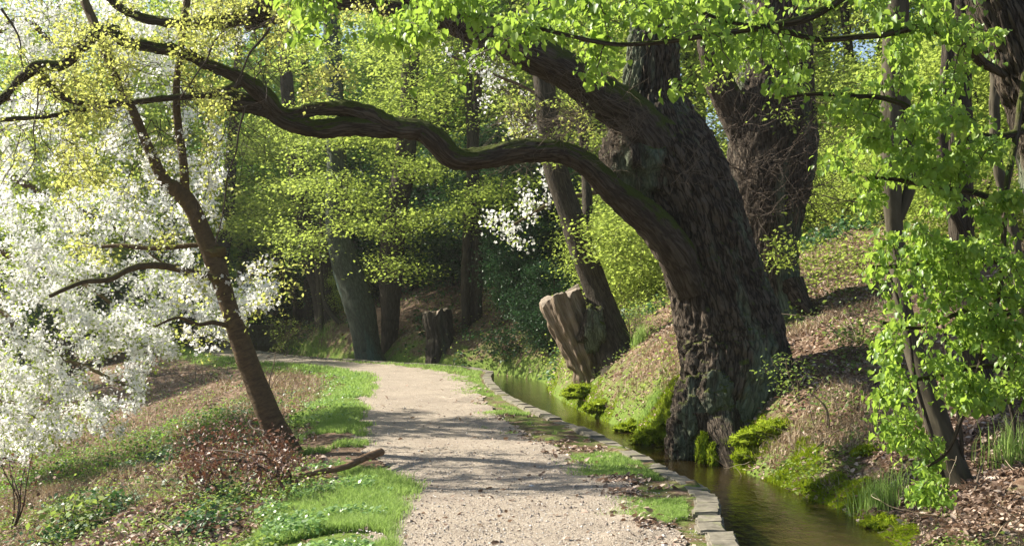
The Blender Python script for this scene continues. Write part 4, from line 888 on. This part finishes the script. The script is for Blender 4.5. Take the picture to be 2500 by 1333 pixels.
# ---- moss cushions on the bank
for k, (x, y, rr_, lab) in enumerate([(1860,1075,.24,'bright moss mound at the right foot of the huge oak'), (1905,1050,.20,'green moss mound higher up beside the oak foot'), (1835,1120,.14,'low moss mound overhanging the water below the oak'), (2005,1195,.11,'round bright moss cushion at the water edge'),
        (2045,1180,.09,'small olive moss cushion right of the round bright cushion'), (2160,1290,.14,'moss mound at the near lower right water edge'), (1430,960,.30,'shaggy moss mound below the pale stump'), (1470,1000,.22,'moss tuft at the water edge below the leaning brown trunk'), (1545,1050,.2,'moss hump at the water edge left of the oak'), (2120,1110,.1,'small moss lump on the leafy right bank')]):
    g = ground_pt(x, y); mossy('moss_cushion', [(g+[0, .05, .02], (rr_*1.15, rr_*1.1, rr_*.42)), (g+[rr_*.9, .12, -.02], (rr_*.7, rr_*.6, rr_*.3)), (g+[-rr_*.8, .1, -.03], (rr_*.6, rr_*.6, rr_*.3))], 400+k*3, label=lab, n=1500)

# ---- fallen branch with brown leaves, left foreground
fb = ground_pt(820, 1175); t = thing('fallen_branch', 'bare curved fallen branch lying on the left grass verge', 'branch', tuple(fb))
pp = [ground_pt(x, y)+[0, 0, .12] for x, y in ((700,1196),(740,1190),(790,1180),(840,1172),(870,1158),(895,1145),(930,1132))]
pp = spl(np.array(pp), 6); B = MB(); tube(B, pp, np.interp(np.linspace(0, 1, len(pp)), [0, .6, 1], [.026, .032, .044]), 16, 0, flute(.3, 4, .1, 0, .004, 9)); obj('stem', B, M['fallen'], t)
hb = ground_pt(600, 1195); t = thing('dead_bough', 'heap of fallen bough with withered reddish brown leaves', 'branch', tuple(hb))
B = MB(); cc = []
for k in range(9):
    a = ground_pt(705, 1200)+[0, 0, .05]; e = ground_pt(rng.uniform(450, 700), rng.uniform(1130, 1235))+[0, 0, rng.uniform(.08, .5)]
    m_ = (a+e)/2+[0, 0, .12]; q_ = wander(spl(np.array([a, m_, e]), 6), .05, 3, k); tube(B, q_, np.linspace(.014, .005, len(q_)), 6, 0); cc.append(q_)
cc = np.concatenate(cc)
at_ = np.array([ground_pt(x, y)+[0, 0, rng.uniform(.03, .38)*w_] for x, y, w_ in [(rng.uniform(440, 720), rng.uniform(1120, 1240), 1.0) for _ in range(170)]])
tw = grow(B, cc, np.full(len(cc), .008), at_, .002, .006, 3, 0, .1, .2, 9, seg=.1)
obj('stem', B, M['twig'], t); B = MB(); twig_leaves(B, tw, 13, .038, 0, 'fold', .9, .06, .8, .2, .2, 4); obj('foliage', B, M['red'], t)

# ---- low shrubs and saplings
def shrub(px, py, hgt, wid, n, per, ls, mat, label, name='shrub', cat='shrub', twm='paletwig', seed=1, bare=False, flower=False):
    g = ground_pt(px, py); t = thing(name, label, cat, tuple(g)); B = MB(); st = []
    for k in range(5):
        e = g+np.array([rng.normal()*wid*.5, rng.normal()*wid*.4, hgt*rng.uniform(.6, 1)]); q_ = wander(spl(np.array([g+[0, 0, -.05], (g+e)/2+rng.normal(size=3)*.06, e]), 5), .04, 3, seed+k); tube(B, q_, np.linspace(.012, .004, len(q_)), 5, 0); st.append(q_)
    st = np.concatenate(st); a = np.array([g+np.array([rng.normal()*wid*.55, rng.normal()*wid*.45, rng.uniform(.15, 1)*hgt]) for _ in range(n)])
    tw = grow(B, st, np.full(len(st), .006), a, .0022, .006, 3, 0, .1, .2, seed, seg=.12)
    obj('stem', B, M[twm], t)
    if not bare: B = MB(); twig_leaves(B, tw, per, ls, 0, 'quad', .9, .07, .7, .6, .1, 3); obj('foliage', B, M[mat], t)
shrub(655, 960, .9, .8, 70, 3, .03, 'bramble', 'tangle of bare thin twigs behind the leaning tree on the left', bare=True, seed=501)
shrub(480, 935, .8, 1.0, 70, 3, .03, 'bramble', 'tangle of bare twigs on the left bank under the blossom', bare=True, seed=503)
shrub(30, 1290, .9, .3, 26, 3, .05, 'red', 'thin reddish sapling in the lower left corner', 'sapling', 'sapling', 'twig', 505)
shrub(180, 1310, .35, .35, 30, 8, .07, 'bramble', 'low bush with broad leaves at the lower left', seed=507)
shrub(700, 870, 1.2, .7, 60, 8, .05, 'wood1', 'small leafy shrub beside the far path', seed=509)
shrub(1235, 880, .8, 1.0, 90, 10, .08, 'ivy', 'dark ivy mound on the shaded bank at the bend', cat='ivy', name='ivy_mound', seed=511)
shrub(1950, 980, .55, .35, 40, 6, .045, 'bramble', 'leafy seedling just right of the oak foot', 'seedling', 'seedling', seed=513)
shrub(2020, 1060, .5, .5, 40, 6, .045, 'bramble', 'leafy sprigs halfway up the right bank', 'seedling', 'seedling', seed=515)
shrub(1540, 830, .6, .5, 46, 7, .05, 'bramble', 'small leafy shrub at the foot of the leaning brown trunk', seed=517)
shrub(2100, 840, .5, 1.0, 46, 5, .06, 'bramble', 'sparse sprigs in the shade on the right slope', 'seedling', 'seedling', seed=519)
def tuft(px, py, n, h_, wid, label, mat='grass', seed=1):
    g = ground_pt(px, py); B = MB(); p = g+rng.normal(size=(n, 3))*np.array([wid, wid, 0]); p[:, 2] = h_of(p[:, 0], p[:, 1]); blades(B, p, h_, .009, 0, .5)
    o = obj('grass_tuft', B, M[mat], origin=g); o['label'] = label; o['category'] = 'grass tuft'
tuft(2150, 1240, 260, .34, .12, 'tall upright grass tuft at the right water edge')
tuft(1590, 1000, 300, .2, .08, 'bright grass tuft on the bank left of the oak')
tuft(1560, 840, 160, .35, .07, 'grass tuft behind the leaning brown trunk')
tuft(765, 845, 600, .4, .45, 'long green grass clump on the far bank of the bend')
tuft(2480, 1130, 200, .4, .15, 'spiky grass tuft at the right edge')
tuft(1440, 890, 200, .3, .07, 'wispy grass tuft on the foot of the pale stump', 'straw')
tuft(1790, 1310, 50, .09, .05, 'tiny grass tuft growing from the kerb edge at the bottom')
# sticks
for k, (a, b, lab) in enumerate([((1985,1110),(2090,1040),'thin dead stick lying on the right bank'), ((565,1010),(615,1012),'pale dry stick on the left bank beside the leaning tree'), ((1960,1215),(1995,1190),'short pale stick poking out at the water edge'), ((2380,1210),(2400,1150),'broken stub of wood beside the leaning smooth trunk')]):
    A_ = ground_pt(*a)+[0, 0, .03]; E = ground_pt(*b)+[0, 0, .05]; m_ = (A_+E)/2+[0, 0, .03]; q_ = spl(np.array([A_, m_, E]), 5); B = MB(); tube(B, q_, np.linspace(.012, .007, len(q_)), 7, 0)
    o = obj('fallen_stick', B, M['paletwig'], origin=A_); o['label'] = lab; o['category'] = 'stick'

# ------------------------------------------------------------------ haze
B = MB(); box_(B, -140, 140, -12, 150, -3.5, 62, (1, 1, 1)); hz_me = B.mesh('haze', [], False)
hm = bpy.data.materials.new('haze'); hm.use_nodes = True; hm.node_tree.nodes.clear()
hv = hm.node_tree.nodes.new('ShaderNodeVolumePrincipled'); ho = hm.node_tree.nodes.new('ShaderNodeOutputMaterial'); hm.node_tree.links.new(hv.outputs[0], ho.inputs[1])
hv.inputs['Color'].default_value = (.95, .97, .93, 1); hv.inputs['Density'].default_value = .0004; hv.inputs['Anisotropy'].default_value = .5
hz_me.materials.append(hm); link('haze', hz_me, kind='stuff')
# ------------------------------------------------------------------ light, sky, camera
SUN_AZ = math.radians(-69); SUN_EL = math.radians(36)   # azimuth measured clockwise from +Y
sd = Vector((math.sin(SUN_AZ)*math.cos(SUN_EL), math.cos(SUN_AZ)*math.cos(SUN_EL), math.sin(SUN_EL)))
sun = bpy.data.lights.new('sun', 'SUN'); sun.energy = 5; sun.angle = math.radians(.5); sun.color = (1, .93, .80)
so = bpy.data.objects.new('sun', sun); COL.objects.link(so); so.rotation_euler = sd.to_track_quat('Z', 'Y').to_euler()
w = bpy.data.worlds.new('World'); scene.world = w; w.use_nodes = True; nt = w.node_tree
sky = nt.nodes.new('ShaderNodeTexSky'); sky.sky_type = 'NISHITA'; sky.sun_disc = False; sky.sun_elevation = SUN_EL; sky.sun_rotation = SUN_AZ
bg = nt.nodes['Background']; nt.links.new(sky.outputs[0], bg.inputs[0]); bg.inputs[1].default_value = .062
cam = bpy.data.cameras.new('camera'); cam.sensor_width = 36; cam.lens = 36*F/2500; cam.shift_y = (HY-666.5)/2500; cam.clip_end = 500; cam.clip_start = .1
co = bpy.data.objects.new('camera', cam); COL.objects.link(co); co.location = (0, 0, CZ); co.rotation_euler = (math.radians(90), 0, 0); scene.camera = co
vs = scene.view_settings; vs.view_transform = 'Standard'; vs.look = 'None'; vs.exposure = 1.6; vs.gamma = 1
scene.cycles.max_bounces = 6; scene.cycles.diffuse_bounces = 3; scene.cycles.transmission_bounces = 4; scene.cycles.glossy_bounces = 2
